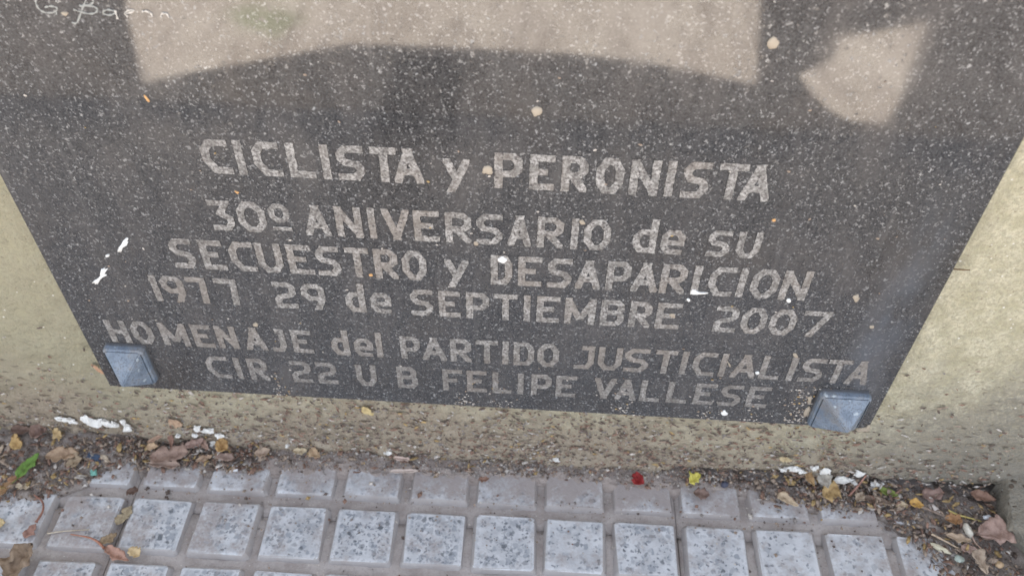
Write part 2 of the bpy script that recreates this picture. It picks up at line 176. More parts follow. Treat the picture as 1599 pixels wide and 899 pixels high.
def square_mat():
    m, t, b = mat('terrazzo paving square')
    v = pos(t); X = xyz(t)
    oi = N(t, 'ShaderNodeObjectInfo'); so = N(t, 'ShaderNodeSeparateColor'); lk(t, oi.outputs['Color'], so.inputs[0])
    chips = so.outputs[0]; grime = so.outputs[1]
    mid = noi(t, v, 75, 4); fine = noi(t, v, 500, 3)
    c = mx(t, ramp(t, mid, .3, .7), (.43, .44, .462), (.585, .597, .62))
    # grey and black aggregate set in white cement
    n = noi(t, v, 260, 3, .6, .6)
    for sc_, r_, col_, lo_, k_ in ((230, .52, (.30, .32, .35), .04, .72), (400, .42, (.17, .185, .21), .06, .5), (190, .34, (.10, .11, .125), .07, .26)):
        vo = N(t, 'ShaderNodeTexVoronoi'); vo.inputs['Scale'].default_value = sc_; lk(t, warp(t, v, sc_ * .9, 1.6 / sc_), vo.inputs['Vector'])
        se = N(t, 'ShaderNodeSeparateColor'); lk(t, vo.outputs['Color'], se.inputs[0])
        on = mth(t, 'LESS_THAN', se.outputs[0], mth(t, 'ADD', lo_, mth(t, 'MULTIPLY', chips, k_)))
        c = mx(t, mth(t, 'MULTIPLY', mth(t, 'MULTIPLY', on, ramp(t, vo.outputs['Distance'], r_ - .12, r_ + .12, 1, 0)), ramp(t, se.outputs[1], 0, 1, .45, .95)), c, col_)
    # whiter towards the rim
    tc = N(t, 'ShaderNodeTexCoord'); sx = N(t, 'ShaderNodeSeparateXYZ'); lk(t, tc.outputs['Object'], sx.inputs[0])
    rim = mth(t, 'MAXIMUM', mth(t, 'ABSOLUTE', sx.outputs[0]), mth(t, 'ABSOLUTE', sx.outputs[1]))
    rim = mth(t, 'ADD', rim, mth(t, 'MULTIPLY', mth(t, 'SUBTRACT', noi(t, v, 150, 3), .5), .004))
    c = mx(t, ramp(t, rim, .0168, .0190, 0, .6), c, (.60, .61, .63))
    # trodden dirt
    dn = mth(t, 'ADD', mth(t, 'ADD', noi(t, v, 42, 6, .72), .02), mth(t, 'MULTIPLY', mth(t, 'SUBTRACT', fine, .5), .25))
    dn = mth(t, 'ADD', dn, mth(t, 'MULTIPLY', grime, .30))
    dn = mth(t, 'ADD', dn, ramp(t, X[1], -.045, .015, 0, .22))
    c = mx(t, ramp(t, dn, .50, .78, 0, .92), c, (.34, .30, .285))
    # sloping sides hold dust
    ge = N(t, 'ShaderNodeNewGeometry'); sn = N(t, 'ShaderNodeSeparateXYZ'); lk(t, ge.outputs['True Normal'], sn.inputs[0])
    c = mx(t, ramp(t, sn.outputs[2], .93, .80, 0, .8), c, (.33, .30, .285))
    lk(t, c, b.inputs['Base Color']); b.inputs['Roughness'].default_value = .75; b.inputs['Specular IOR Level'].default_value = .3
    bump(t, b, mth(t, 'ADD', fine, n), .35, .0008)
    return m

def groove_mat():
    m, t, b = mat('dusty tile groove')
    v = pos(t); mid = noi(t, v, 60, 5, .6); fine = noi(t, v, 600, 4, .7)
    c = mx(t, ramp(t, mid, .3, .7), (.34, .30, .28), (.48, .44, .42))
    c = mx(t, ramp(t, fine, .45, .7, 0, .5), c, (.30, .265, .245))
    k, q = cells(t, v, 420, .2, .12); c = mx(t, k, c, (.55, .52, .47))
    lk(t, c, b.inputs['Base Color']); b.inputs['Roughness'].default_value = .95; b.inputs['Specular IOR Level'].default_value = .15
    bump(t, b, mth(t, 'ADD', fine, mid), .6, .0015)
    return m

def paving_mat():
    m, t, b = mat('pale sandy pavement')
    v = pos(t); big = noi(t, v, 6, 5, .6); mid = noi(t, v, 45, 5); fine = noi(t, v, 500, 3)
    c = mx(t, ramp(t, big, .35, .65), (.49, .415, .345), (.62, .54, .455))
    c = mx(t, ramp(t, mid, .5, .75, 0, .4), c, (.50, .43, .36))
    X = xyz(t)
    c = mx(t, ramp(t, noi(t, pos(t, (2.6, .7, 1)), 14, 6, .7), .46, .66, 0, .85), c, (.36, .30, .25))
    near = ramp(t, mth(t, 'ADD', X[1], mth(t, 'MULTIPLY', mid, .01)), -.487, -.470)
    c = mx(t, near, c, mx(t, mid, (.20, .20, .205), (.30, .295, .29)))       # shaded ground painted darker and greyer, so its reflection stays dark
    gd = N(t, 'ShaderNodeVectorMath'); gd.operation = 'DISTANCE'; lk(t, warp(t, v, 12, .12), gd.inputs[0]); gd.inputs[1].default_value = (-.385, -.69, -.012)
    c = mx(t, ramp(t, gd.outputs['Value'], .07, .02, 0, .6), c, (.26, .30, .16))          # mossy patch
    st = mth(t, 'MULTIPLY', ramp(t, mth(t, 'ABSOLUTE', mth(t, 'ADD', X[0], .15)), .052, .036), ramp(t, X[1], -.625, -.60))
    c = mx(t, mth(t, 'MULTIPLY', st, .75), c, (.055, .052, .05))       # dark band painted on the ground for a darker streak in the reflection
    j = mth(t, 'LESS_THAN', mth(t, 'FRACT', mth(t, 'MULTIPLY', mth(t, 'ADD', X[0], 10.04), 3.3)), .02)
    j2 = mth(t, 'LESS_THAN', mth(t, 'FRACT', mth(t, 'MULTIPLY', mth(t, 'ADD', X[1], 10.09), 2.5)), .014)
    c = mx(t, mth(t, 'MULTIPLY', mth(t, 'MAXIMUM', j, j2), .55), c, (.22, .18, .15))
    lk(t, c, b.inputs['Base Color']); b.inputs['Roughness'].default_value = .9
    bump(t, b, mth(t, 'ADD', fine, mid), .4, .001)
    return m

def soil_mat(name='dry brown soil', a=(.18, .148, .13), c2=(.36, .315, .285)):
    m, t, b = mat(name)
    v = pos(t); mid = noi(t, v, 130, 5, .65); fine = noi(t, v, 800, 3, .7)
    c = mx(t, ramp(t, mid, .35, .65), a, c2); c = mx(t, ramp(t, fine, .5, .7, 0, .6), c, (.30, .255, .22))
    X = xyz(t); xx = mth(t, 'ABSOLUTE', mth(t, 'ADD', mth(t, 'ADD', X[0], .02), mth(t, 'MULTIPLY', mth(t, 'SUBTRACT', noi(t, v, 25, 4), .5), .15)))
    c = mx(t, ramp(t, xx, .22, .14, 0, .9), c, mx(t, mid, (.27, .225, .20), (.46, .40, .37)))      # mostly blown dust in the middle
    lk(t, c, b.inputs['Base Color']); b.inputs['Roughness'].default_value = .95; b.inputs['Specular IOR Level'].default_value = .15
    bump(t, b, mth(t, 'ADD', fine, mid), .8, .002)
    return m

def tint_mat(name, rough=.7, bumpd=.0006, var=.35, spec=.3):
    """takes the object's own colour, mottled"""
    m, t, b = mat(name)
    v = pos(t); oi = N(t, 'ShaderNodeObjectInfo'); mid = noi(t, v, 240, 4, .6); fine = noi(t, v, 900, 3)
    dk = N(t, 'ShaderNodeMix'); dk.data_type = 'RGBA'; dk.blend_type = 'MULTIPLY'; dk.inputs[0].default_value = 1
    lk(t, oi.outputs['Color'], dk.inputs[6]); dk.inputs[7].default_value = (.45, .38, .34, 1)
    c = mx(t, mth(t, 'MULTIPLY', ramp(t, mid, .42, .72), var * 2), oi.outputs['Color'], dk.outputs[2])
    lk(t, c, b.inputs['Base Color']); b.inputs['Roughness'].default_value = rough; b.inputs['Specular IOR Level'].default_value = spec
    bump(t, b, mth(t, 'ADD', mid, fine), .6, bumpd)
    return m

def flat_mat(name, col, rough=.85, spec=.2):
    m, t, b = mat(name); v = pos(t); mid = noi(t, v, 500, 3)
    c = mx(t, ramp(t, mid, .3, .7), tuple(x * .6 for x in col), tuple(min(1, x * 1.25) for x in col))
    lk(t, c, b.inputs['Base Color']); b.inputs['Roughness'].default_value = rough; b.inputs['Specular IOR Level'].default_value = spec
    return m

def stud_mat():
    m, t, b = mat('blue grey painted metal')
    v = pos(t); mid = noi(t, v, 120, 5, .6); fine = noi(t, v, 900, 3)
    c = mx(t, ramp(t, mid, .35, .7), (.13, .165, .215), (.215, .26, .32))
    c = mx(t, ramp(t, fine, .45, .70, 0, .7), c, (.075, .085, .10))
    c = mx(t, ramp(t, noi(t, v, 60, 5, .7), .50, .68, 0, .55), c, (.16, .14, .12))
    ge = N(t, 'ShaderNodeNewGeometry'); sn = N(t, 'ShaderNodeSeparateXYZ'); lk(t, ge.outputs['Position'], sn.inputs[0])
    c = mx(t, ramp(t, mth(t, 'ABSOLUTE', mth(t, 'ADD', sn.outputs[1], .0008)), .0026, .0004, 0, .75), c, (.06, .052, .045))
    k, q = cells(t, warp(t, v, 300, .004), 210, .25, .16)
    c = mx(t, mth(t, 'MULTIPLY', k, .7), c, (.42, .47, .50))
    lk(t, c, b.inputs['Base Color']); b.inputs['Roughness'].default_value = .36; b.inputs['Specular IOR Level'].default_value = .5
    bump(t, b, mth(t, 'ADD', fine, mid), .3, .0006)
    return m

def steel_mat():
    m, t, b = mat('added shadow cut-out steel')
    v = pos(t); mid = noi(t, v, 20, 6, .6); fine = noi(t, v, 300, 3)
    c = mx(t, ramp(t, mid, .35, .65), (.06, .045, .04), (.16, .085, .05))
    lk(t, c, b.inputs['Base Color']); b.inputs['Roughness'].default_value = .75; b.inputs['Metallic'].default_value = .4
    bump(t, b, fine, .4, .001)
    return m

M_GR, M_LE, M_WA, M_SQ, M_GV, M_PV = granite(), letter_mat(), wall_mat(), square_mat(), groove_mat(), paving_mat()
M_SOIL, M_ST, M_SHADOW_CUTOUT = soil_mat(), stud_mat(), steel_mat()
M_LEAF, M_CHIP, M_PLAS = tint_mat('dry leaf', .65), tint_mat('small chip', .5, var=.2), tint_mat('white plaster', .9, .0012, var=.12)
M_SPOT = tint_mat('dried splash', .8, var=.15)
CR = [flat_mat('crumb dark brown', (.135, .105, .09)), flat_mat('crumb tan', (.30, .235, .185)), flat_mat('crumb reddish', (.23, .145, .11)),
      flat_mat('crumb grey', (.26, .235, .22)), flat_mat('crumb pale', (.48, .44, .40)), flat_mat('crumb ochre', (.38, .27, .13))]

# ---------------------------------------------------------------- object helpers
def link(name, me, mats, parent=None, label=None, cat=None, group=None, kind=None, color=None):
    o = bpy.data.objects.new(name, me); COL.objects.link(o)
    if me is not None and not me.materials:
        for m in (mats if isinstance(mats, (list, tuple)) else [mats]): me.materials.append(m)
    if parent: o.parent = parent
    for k, v in (('label', label), ('category', cat), ('group', group), ('kind', kind)):
        if v: o[k] = v
    if color: o.color = (*color, 1)
    return o
def mesh(name, vs, fs, smooth=False, mi=None):
    me = bpy.data.meshes.new(name); me.from_pydata(vs, [], fs); me.validate(); me.update()
    if smooth: me.polygons.foreach_set('use_smooth', [True] * len(me.polygons))
    if mi: me.polygons.foreach_set('material_index', mi)
    return me
def fbm(x, y, z=0.0, o=4): return noise.fractal(Vector((x, y, z)), 1.0, 2.0, o)

# ---------------------------------------------------------------- pavement
PITCH, ROWP, X0, Y0, ANG = .0500, .0505, -.0345, -.0335, .0105      # grid of raised squares, slightly turned to the wall
def P(x, y, z=0.0):
    # grid frame -> world
    return (X0 + x * math.cos(ANG) - y * math.sin(ANG), Y0 + x * math.sin(ANG) + y * math.cos(ANG), z)
def sheet():
    vs = [(-120, -150, -.012), (120, -150, -.012), (120, 90, -.012), (-120, 90, -.012)]
    return mesh('pavement', vs, [(0, 1, 2, 3)])
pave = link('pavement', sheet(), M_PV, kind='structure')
def square_mesh(seed, row, hw=.0199, hd=.0194, h=.0046):
    """one raised square: flat worn top, rounded rim, sloping sides; local frame centred"""
    rnd = random.Random(seed); nseg = 5
    def ring(dx, dy, z, rc, jit):
        pts = []
        for cx, cy, a0 in ((1, 1, 0), (-1, 1, 90), (-1, -1, 180), (1, -1, 270)):
            for k in range(3):
                a = R_(a0 + 45 * k)
                pts.append((cx * (dx - rc) + rc * math.cos(a) + rnd.gauss(0, jit), cy * (dy - rc) + rc * math.sin(a) + rnd.gauss(0, jit), z + rnd.gauss(0, jit * .3)))
        return pts
    rings = [ring(hw + .0026, hd + .0026, -h, .0024, .0003), ring(hw + .0006, hd + .0006, -.0006, .0017, .0003), ring(hw - .0003, hd - .0003, 0.0, .0013, .00034)]
    vs, fs = [], []
    for r in rings: vs += r
    n = 12
    for i in range(2):
        for k in range(n): fs.append((i * n + k, i * n + (k + 1) % n, (i + 1) * n + (k + 1) % n, (i + 1) * n + k))
    fs.append(tuple(range(2 * n, 3 * n)))
    return vs, fs
protos = []
for s in range(9):
    vs, fs = square_mesh(s, 0); protos.append(mesh('raised_square', vs, fs))
sqr = random.Random(3)
TW = 8
tiles = {}
def tile_obj(ti, tj):
    """bed of one paving tile: 8 x 8 squares; a fine sheet with dusty unevenness"""
    key = (ti, tj)
    if key in tiles: return tiles[key]
    x0 = (ti * TW - 5) * PITCH - .0058; x1 = x0 + TW * PITCH - .0006
    y1 = .0505 if tj == 0 else -.0062; y0 = -.0056 if tj == 0 else y1 - 4 * ROWP
    nx = 110; ny = 16 if tj == 0 else 50; vs, fs = [], []
    for j in range(ny + 1):
        for i in range(nx + 1):
            x = x0 + (x1 - x0) * i / nx; y = y0 + (y1 - y0) * j / ny
            z = -.0042 + .0009 * fbm(x * 60, y * 60, ti * 3.1) + .0005 * fbm(x * 220, y * 220, 5)
            if i in (0, nx) or j in (0, ny): z = -.0065
            vs.append(P(x, y, z))
    for j in range(ny):
        for i in range(nx):
            a = j * (nx + 1) + i; fs.append((a, a + 1, a + nx + 2, a + nx + 1))
    b = len(vs)
    for (x, y) in ((x0, y0), (x1, y0), (x1, y1), (x0, y1)): vs.append(P(x, y, -.0118))
    c = [0, nx, (ny + 1) * (nx + 1) - 1, ny * (nx + 1)]
    for k in range(4): fs.append((b + k, b + (k + 1) % 4, c[(k + 1) % 4], c[k]))
    o = link('paving_tile', mesh('paving_tile', vs, fs, True), M_GV, parent=pave)
    tiles[key] = o; return o
stuffv, stufff = {}, {}
for col in range(-13, 19):
    ti = (col + 5) // TW
    for row in range(-1, 4):                      # row -1 is the one against the wall, row 0 the first whole one
        tj = 0 if row < 0 else 1
        t = tile_obj(ti, tj)
        cx = col * PITCH + .0195; cy = -(row * ROWP) - .0192
        bx, by, _ = P(cx, cy)
        if bx > .335 and by > -.10: continue                       # tile is broken away in the corner
        if bx > .290 and by > -.022: continue
        zz = sqr.gauss(0, .00025); tilt = (sqr.gauss(0, .006), sqr.gauss(0, .006))
        if row <= 3:
            o = link('raised_square', sqr.choice(protos), M_SQ, parent=t)
            o.location = (bx, by, zz); o.rotation_euler = (tilt[0], tilt[1], ANG + sqr.gauss(0, .008) + sqr.choice((0, 0, math.pi)))
            sc = 1 + sqr.gauss(0, .012); o.scale = (sc, sc, 1)
            grey = .95 if -8 <= col <= 0 else (.45 if col < 4 else .25)
            if col <= -7: grey = .6
            if row < 0: grey *= .35
            g = .0 if -4 < col < 5 else (.12 if col < 8 else .3)
            if col <= -6: g = .35
            if row < 0: g = .15 + (.25 if col > 6 else 0)
            if col >= 7 and row < 0: g = .8
            o.color = (max(0, min(1, grey + sqr.gauss(0, .12))), max(0, min(1, g + sqr.gauss(0, .08))), 0, 1)
        else:
            V = stuffv.setdefault(ti, []); Fc = stufff.setdefault(ti, [])
            vs, fs = square_mesh(col * 31 + row, row); b = len(V)
            V += [(x + bx, y + by, z + zz) for x, y, z in vs]; Fc += [tuple(b + i for i in f) for f in fs]
for ti, V in stuffv.items():
    o = link('raised_squares', mesh('raised_squares', V, stufff[ti]), M_SQ, parent=tiles[(ti, 1)], kind='stuff', color=(.5, .3, 0))

# ---------------------------------------------------------------- monument wall
WX0, WX1, WH, WY, WT = -.82, .80, .73, .012, .14
def wall_mesh():
    vs, fs = [], []
    xs = [WX0 + .02 * i for i in range(int((-.44 - WX0) / .02))]; x = -.44
    while x < .42: xs.append(x); x += .0035
    while x < WX1: xs.append(x); x += .02
    xs.append(WX1)
    zs = []; z = .0
    while z < .12: zs.append(z); z += .003
    while z < .36: zs.append(z); z += .007
    while z < WH: zs.append(z); z += .03
    zs.append(WH)
    nx, nz = len(xs), len(zs)
    for z in zs:
        for x in xs:
            y = WY + .0012 * fbm(x * 18, z * 18, 1) + .0017 * fbm(x * 60, z * 60, 4) + .0012 * fbm(x * 200, z * 200, 9)
            # broken lower lip above the soil: the render stops raggedly and is undercut
            lip = .0085 + .006 * fbm(x * 28, 3.3, 0) + .003 * fbm(x * 130, 7.7, 0)
            if x > .10 and z < lip: y += .016
            elif z < .03: y -= .0035 * (1 - z / .03) * (0.6 + .8 * fbm(x * 40, z * 60, 2))
            if z in (zs[0], zs[-1]) or x in (xs[0], xs[-1]): pass
            vs.append((x, y, z))
    for j in range(nz - 1):
        for i in range(nx - 1):
            a = j * nx + i; fs.append((a, a + 1, a + nx + 1, a + nx))
    b = len(vs)
    vs += [(WX0, WY + WT, 0), (WX1, WY + WT, 0), (WX1, WY + WT, WH), (WX0, WY + WT, WH)]
    top = [(nz - 1) * nx + i for i in range(nx)]; bot = list(range(nx))
    fs.append(tuple(top) + (b + 2, b + 3)); fs.append(tuple(reversed(bot)) + (b, b + 1)[::1])
    fs.append((b + 1, b, b + 3, b + 2))
    fs.append(tuple([j * nx for j in range(nz - 1, -1, -1)]) + (b, b + 3)); fs.append(tuple([j * nx + nx - 1 for j in range(nz)]) + (b + 2, b + 1))
    return mesh('monument_wall', vs, fs, True)
wall = link('monument_wall', wall_mesh(), M_WA, label='low pale yellow rendered wall, flaking and dirty at its foot, behind the dark granite plaque', cat='wall')

def bank():
    """rough mortar haunch that swells out of the wall foot at the right"""
    nx, ny = 80, 70; vs, fs = [], []
    for j in range(ny + 1):
        for i in range(nx + 1):
            u, v = i / nx, j / ny
            y = .013 - .33 * v ** 1.25
            xl = .3435 + .003 * math.sin(y * 90) + .0035 * fbm(y * 45, 1.7) + (.006 if y < -.03 else 0)
            x = xl + (.45) * u ** 1.7
            h = .014 + min(.10, .55 * (x - xl)) * math.exp((y - .013) / .035) + .008 * math.exp((y - .013) / .12)
            h += .0022 * fbm(x * 60, y * 60, 2) + .001 * fbm(x * 240, y * 240, 6)
            if i == 0: h = -.010
            if i == 1: h *= .75
            if j == ny: h = -.011
            vs.append((x, y, h))
    for j in range(ny):
        for i in range(nx):
            a = j * (nx + 1) + i; fs.append((a, a + nx + 1, a + nx + 2, a + 1))
    return mesh('mortar_bank', vs, fs, True)
link('mortar_bank', bank(), M_WA, parent=wall, label='rough grey mortar haunch at the right of the wall foot')

def blob(cx, cz, w, h, depth, rnd):
    """lumpy flattened pebble on a vertical face"""
    bm = bmesh.new(); bmesh.ops.create_icosphere(bm, subdivisions=2, radius=1)
    s = rnd.random() * 50
    for v in bm.verts:
        k = 1 + 1.0 * fbm(v.co.x * 1.25 + s, v.co.y * 1.25, v.co.z * 1.25 + s, 3)
        v.co = Vector((cx + v.co.x * k * w / 2, -v.co.y * k * depth, cz + v.co.z * k * h / 2))
    me = bpy.data.meshes.new('plaster_lump'); bm.to_mesh(me); bm.free(); return me
rl = random.Random(5)
for cx, cz, w_, h_ in DATA['lumps']:
    me = blob(cx, cz, w_ * 1.1, h_ * .95, .0018, rl)
    o = link('plaster_lump', me, M_PLAS, parent=wall, color=(.76, .75, .72)); o.location = (0, WY - .0028, 0)

# dirt and leaf specks stuck to the wall foot
def specks(n, fx, name, mats, parent, weights, thick=.0004):
    V, Fc, MI = [], [], []; r = random.Random(11)
    for _ in range(n):
        p, L, Wd, nrm_vertical = fx(r)
        a = r.uniform(0, math.pi) if r.random() < .4 else r.gauss(.1, .5)
        c, s = math.cos(a), math.sin(a); b = len(V)
        k = [(-L, 0), (-L * .3, Wd), (L * .6, Wd * .8), (L, 0), (L * .4, -Wd), (-L * .5, -Wd * .7)]
        lift = r.uniform(.1, .5) * L * (1 if r.random() < .3 else .2)
        for q, (u, v) in enumerate(k):
            u2, v2 = u * c - v * s, u * s + v * c; e = thick + (lift * (u / L) if lift else 0)
            if nrm_vertical: V.append((p[0] + u2, p[1] - max(0, e), p[2] + v2))
            else: V.append((p[0] + u2, p[1] + v2, p[2] + max(0, e)))
        cc = thick * 3.5
        V.append((p[0], p[1] - cc, p[2]) if nrm_vertical else (p[0], p[1], p[2] + cc))
        for q in range(6): Fc.append((b + q, b + (q + 1) % 6, b + 6))
        m_ = r.choices(range(len(mats)), weights)[0]; MI += [m_] * 6
    return link(name, mesh(name, V, Fc, False, MI), mats, parent=parent, kind='stuff')
def on_wall(r):
    z = min(.14, r.expovariate(1 / .030) + .004); x = r.uniform(-.44, .34)
    if r.random() < .35: x = r.uniform(-.28, .24); z = r.uniform(.01, .085)
    L = r.uniform(.0006, .0026) * (1.5 if r.random() < .12 else 1)
    return (x, WY - .0014, z), L, L * r.uniform(.18, .42), True
specks(4200, on_wall, 'dirt_specks', CR, wall, (5, 4, 4, 2, 2, .6))

# ---------------------------------------------------------------- added cut-out above view, shaped to cast the shadow edge mirrored in the granite
TE = math.tan(R_(SUN_EL)); PY = .03
def up(pts): return [(x, (PY - y) * TE) for x, y in pts]
notch = up([(-.640, -.86), (-.6231, -.8076), (-.5635, -.6636), (-.4866, -.5126), (-.4305, -.5414), (-.3396, -.5829), (-.2592, -.6206), (-.1944, -.6229), (-.0808, -.6230), (.0321, -.6201), (.1117, -.6115), (.1887, -.5881), (.2518, -.5675), (.2701, -.6684), (.30, -.86)])
hole = up([(.3729, -.6934), (.441, -.7191), (.5115, -.7475), (.4607, -.6375), (.4218, -.5482), (.3918, -.4960), (.3499, -.4990), (.3302, -.5208), (.3153, -.5601), (.3078, -.595), (.3176, -.6061), (.3379, -.6182), (.3583, -.6412), (.3704, -.6688)])
ztop = notch[0][1]
outer = [(-.80, .70), (.79, .70), (.79, ztop)] + notch[::-1] + [(-.80, ztop)]
cu = bpy.data.curves.new('cutout', 'CURVE'); cu.dimensions = '2D'; cu.fill_mode = 'BOTH'; cu.extrude = .002
for poly in (outer, hole):
    sp = cu.splines.new('POLY'); sp.points.add(len(poly) - 1); sp.use_cyclic_u = True
    for i, (x, z) in enumerate(poly): sp.points[i].co = (x, z, 0, 1)
tmp = bpy.data.objects.new('tmp', cu); COL.objects.link(tmp)
me = bpy.data.meshes.new_from_object(tmp.evaluated_get(bpy.context.evaluated_depsgraph_get())); bpy.data.objects.remove(tmp)
me.transform(Matrix.Rotation(R_(90), 4, 'X')); me.transform(Matrix.Translation((0, PY, 0)))
me.materials.clear()
link('shadow_cutout', me, M_SHADOW_CUTOUT, label='added unseen steel cut-out on top of the wall, shaped to cast a shadow outline', cat='shadow caster')

# ---------------------------------------------------------------- plaque
PX0, PX1, PZ0, PZ1, PT = -.2912, .2258, .0864, .70, .0118
plaque = link('memorial_plaque', None, None, label='dark speckled granite memorial plaque with engraved Spanish text, fixed to the pale wall', cat='plaque')
def slab():
    c = .0008; vs = []; e = .0006
    o_ = [(PX0, PZ0), (PX1, PZ0), (PX1, PZ1), (PX0, PZ1)]; i_ = [(PX0 + c, PZ0 + c), (PX1 - c, PZ0 + c), (PX1 - c, PZ1 - c), (PX0 + c, PZ1 - c)]
    vs = [(x, PT, z) for x, z in o_] + [(x, e, z) for x, z in o_] + [(x, 0, z) for x, z in i_]
    fs = [(3, 2, 1, 0), (8, 9, 10, 11)] + [(k + a, (k + 1) % 4 + a, (k + 1) % 4 + a + 4, k + a + 4) for a in (0, 4) for k in range(4)]
    return mesh('slab', vs, fs)
link('slab', slab(), M_GR, parent=plaque)

GL = {
 'C': [[(1, 1), (.30, 1), (0, .74), (0, .36), (.36, 0), (1, 0)]],
 'I': [[(.5, 0), (.5, 1)]], 'l': [[(.5, 0), (.5, 1)]],
 'L': [[(0, 1), (0, 0), (1, 0)]],
 'S': [[(1, 1), (.25, 1), (0, .82), (0, .68), (.2, .53), (.8, .47), (1, .32), (1, .2), (.74, 0), (0, 0)]],
 'T': [[(0, 1), (1, 1)], [(.5, '1'), (.5, 0)]],
 'A': [[(.0, 0), (.5, 1)], [(.5, 1), (1, 0)], [(.2, '.30'), (.8, '.30')]],
 'P': [[(0, 0), (0, 1), (.74, 1), (1, .84), (1, .56), (.72, .40), ('0', .40)]],
 'E': [[(1, 1), (0, 1), (0, 0), (1, 0)], [('0', .52), ('.86', .52)]],
 'F': [[(1, 1), (0, 1), (0, 0)], [('0', .50), ('.84', .50)]],
 'R': [[(0, 0), (0, 1), (.72, 1), (1, .84), (1, .60), (.74, .46), ('0', .46)], [('.36', '.46'), (1, 0)]],
 'O': [['c', (.30, 1), (.70, 1), (1, .72), (1, .28), (.70, 0), (.30, 0), (0, .28), (0, .72)]],
 'N': [[(0, 0), (0, 1)], [(0, 1), (1, 0)], [(1, 0), (1, 1)]],
 'M': [[(0, 0), (0, 1)], [(0, 1), (.5, '.12')], [(.5, '.12'), (1, 1)], [(1, 1), (1, 0)]],
 'V': [[(0, 1), (.5, 0)], [(.5, 0), (1, 1)]],
 'U': [[(0, 1), (0, .26), (.28, 0), (.72, 0), (1, .26), (1, 1)]],
 'D': [['c', (0, 0), (0, 1), (.72, 1), (1, .76), (1, .24), (.72, 0)]],
 'B': [['c', (0, 0), (0, 1), (.74, 1), (.96, .86), (.96, .68), (.86, .54), (1, .40), (1, .17), (.78, 0)], [('0', .53), ('.85', .53)]],
 'H': [[(0, 0), (0, 1)], [(1, 0), (1, 1)], [('0', .5), ('1', .5)]],
 'J': [[('.30', 1), (1, 1), (1, .24), (.72, 0), (0, 0)]],
 '3': [[(0, 1), (.92, 1), (.45, .60), (1, .40), (1, .2), (.76, 0), (0, 0)]],
 '1': [[(.5, 0), (.5, 1)], [('0', .80), (.5, 1)]],
 '9': [['c', (.25, 1), (.75, 1), (1, .84), (1, .56), (.72, .42), (.28, .42), (0, .60), (0, .82)], [(1, '.62'), (1, '.36'), (.72, 0)]],
 '7': [[(0, 1), (1, 1), (.86, 0)]],
 'q': [[(0, 1), (1, 1), (.42, 0)]],
 '2': [[(0, 1), (.74, 1), (1, .86), (1, .64), (.84, .52), (.18, .42), (0, .28), (0, 0), (1, 0)]],
 'e': [[('.0', .46), (1, .46), (1, .78), (.74, 1), (.26, 1), (0, .76), (0, .26), (.28, 0), (.92, 0)]],
}
GL['0'] = GL['O']; GL['s'] = GL['S']; GL['u'] = GL['U']
def clip(poly, lo, hi):
    for ax, bnd, sgn in ((0, lo[0], 1), (0, hi[0], -1), (1, lo[1], 1), (1, hi[1], -1)):
        out = []
        for i in range(len(poly)):
            a, b = poly[i - 1], poly[i]; da, db = sgn * (a[ax] - bnd), sgn * (b[ax] - bnd)
            if (da >= 0) != (db >= 0):
                k = da / (da - db); out.append((a[0] + (b[0] - a[0]) * k, a[1] + (b[1] - a[1]) * k))
            if db >= 0: out.append(b)
        poly = out
        if len(poly) < 3: return []
    return poly
def strokes(gl, x0, x1, z0, z1, sw, rnd, lowz=None):
    polys = []; h = sw / 2
    W_ = x1 - x0; H_ = z1 - z0
    ix = max(W_ - sw, 0.0001); iz = H_ - sw
    lz = lowz if lowz is not None else z0
    for li, st in enumerate(gl):
        closed = st[0] == 'c'; pts = st[1:] if closed else st
        raw = [(float(u), float(v)) for u, v in pts]
        c = [Vector((x0 + h + u * ix, z0 + h + v * iz)) for u, v in raw]
        n = len(c)
        if not closed:
            def ext(i, j):
                u, v = pts[i]
                if isinstance(u, str) or isinstance(v, str): return
                d = (c[i] - c[j]).normalized(); c[i] = c[i] + d * (sw * (1.0 if abs(d.x) > .08 and abs(d.y) > .08 else .5))
            ext(0, 1); ext(n - 1, n - 2)
        off = []
        for i in range(n):
            p = c[i]; a = c[i - 1] if (closed or i > 0) else None; b = c[(i + 1) % n] if (closed or i < n - 1) else None
            d1 = (p - a).normalized() if a is not None else (b - p).normalized()
            d2 = (b - p).normalized() if b is not None else d1
            n1, n2 = Vector((-d1.y, d1.x)), Vector((-d2.y, d2.x)); m = (n1 + n2)
            m = m / max(m.length_squared / 2, .55)
            off.append((p + m * h, p - m * h))
        for i in range(n if closed else n - 1):
            a, b = off[i], off[(i + 1) % n]
            q = clip([tuple(a[0]), tuple(b[0]), tuple(b[1]), tuple(a[1])], (x0, lz), (x1, z1))
            if q: polys.append((li * 4 + i * .6, q))
    return polys
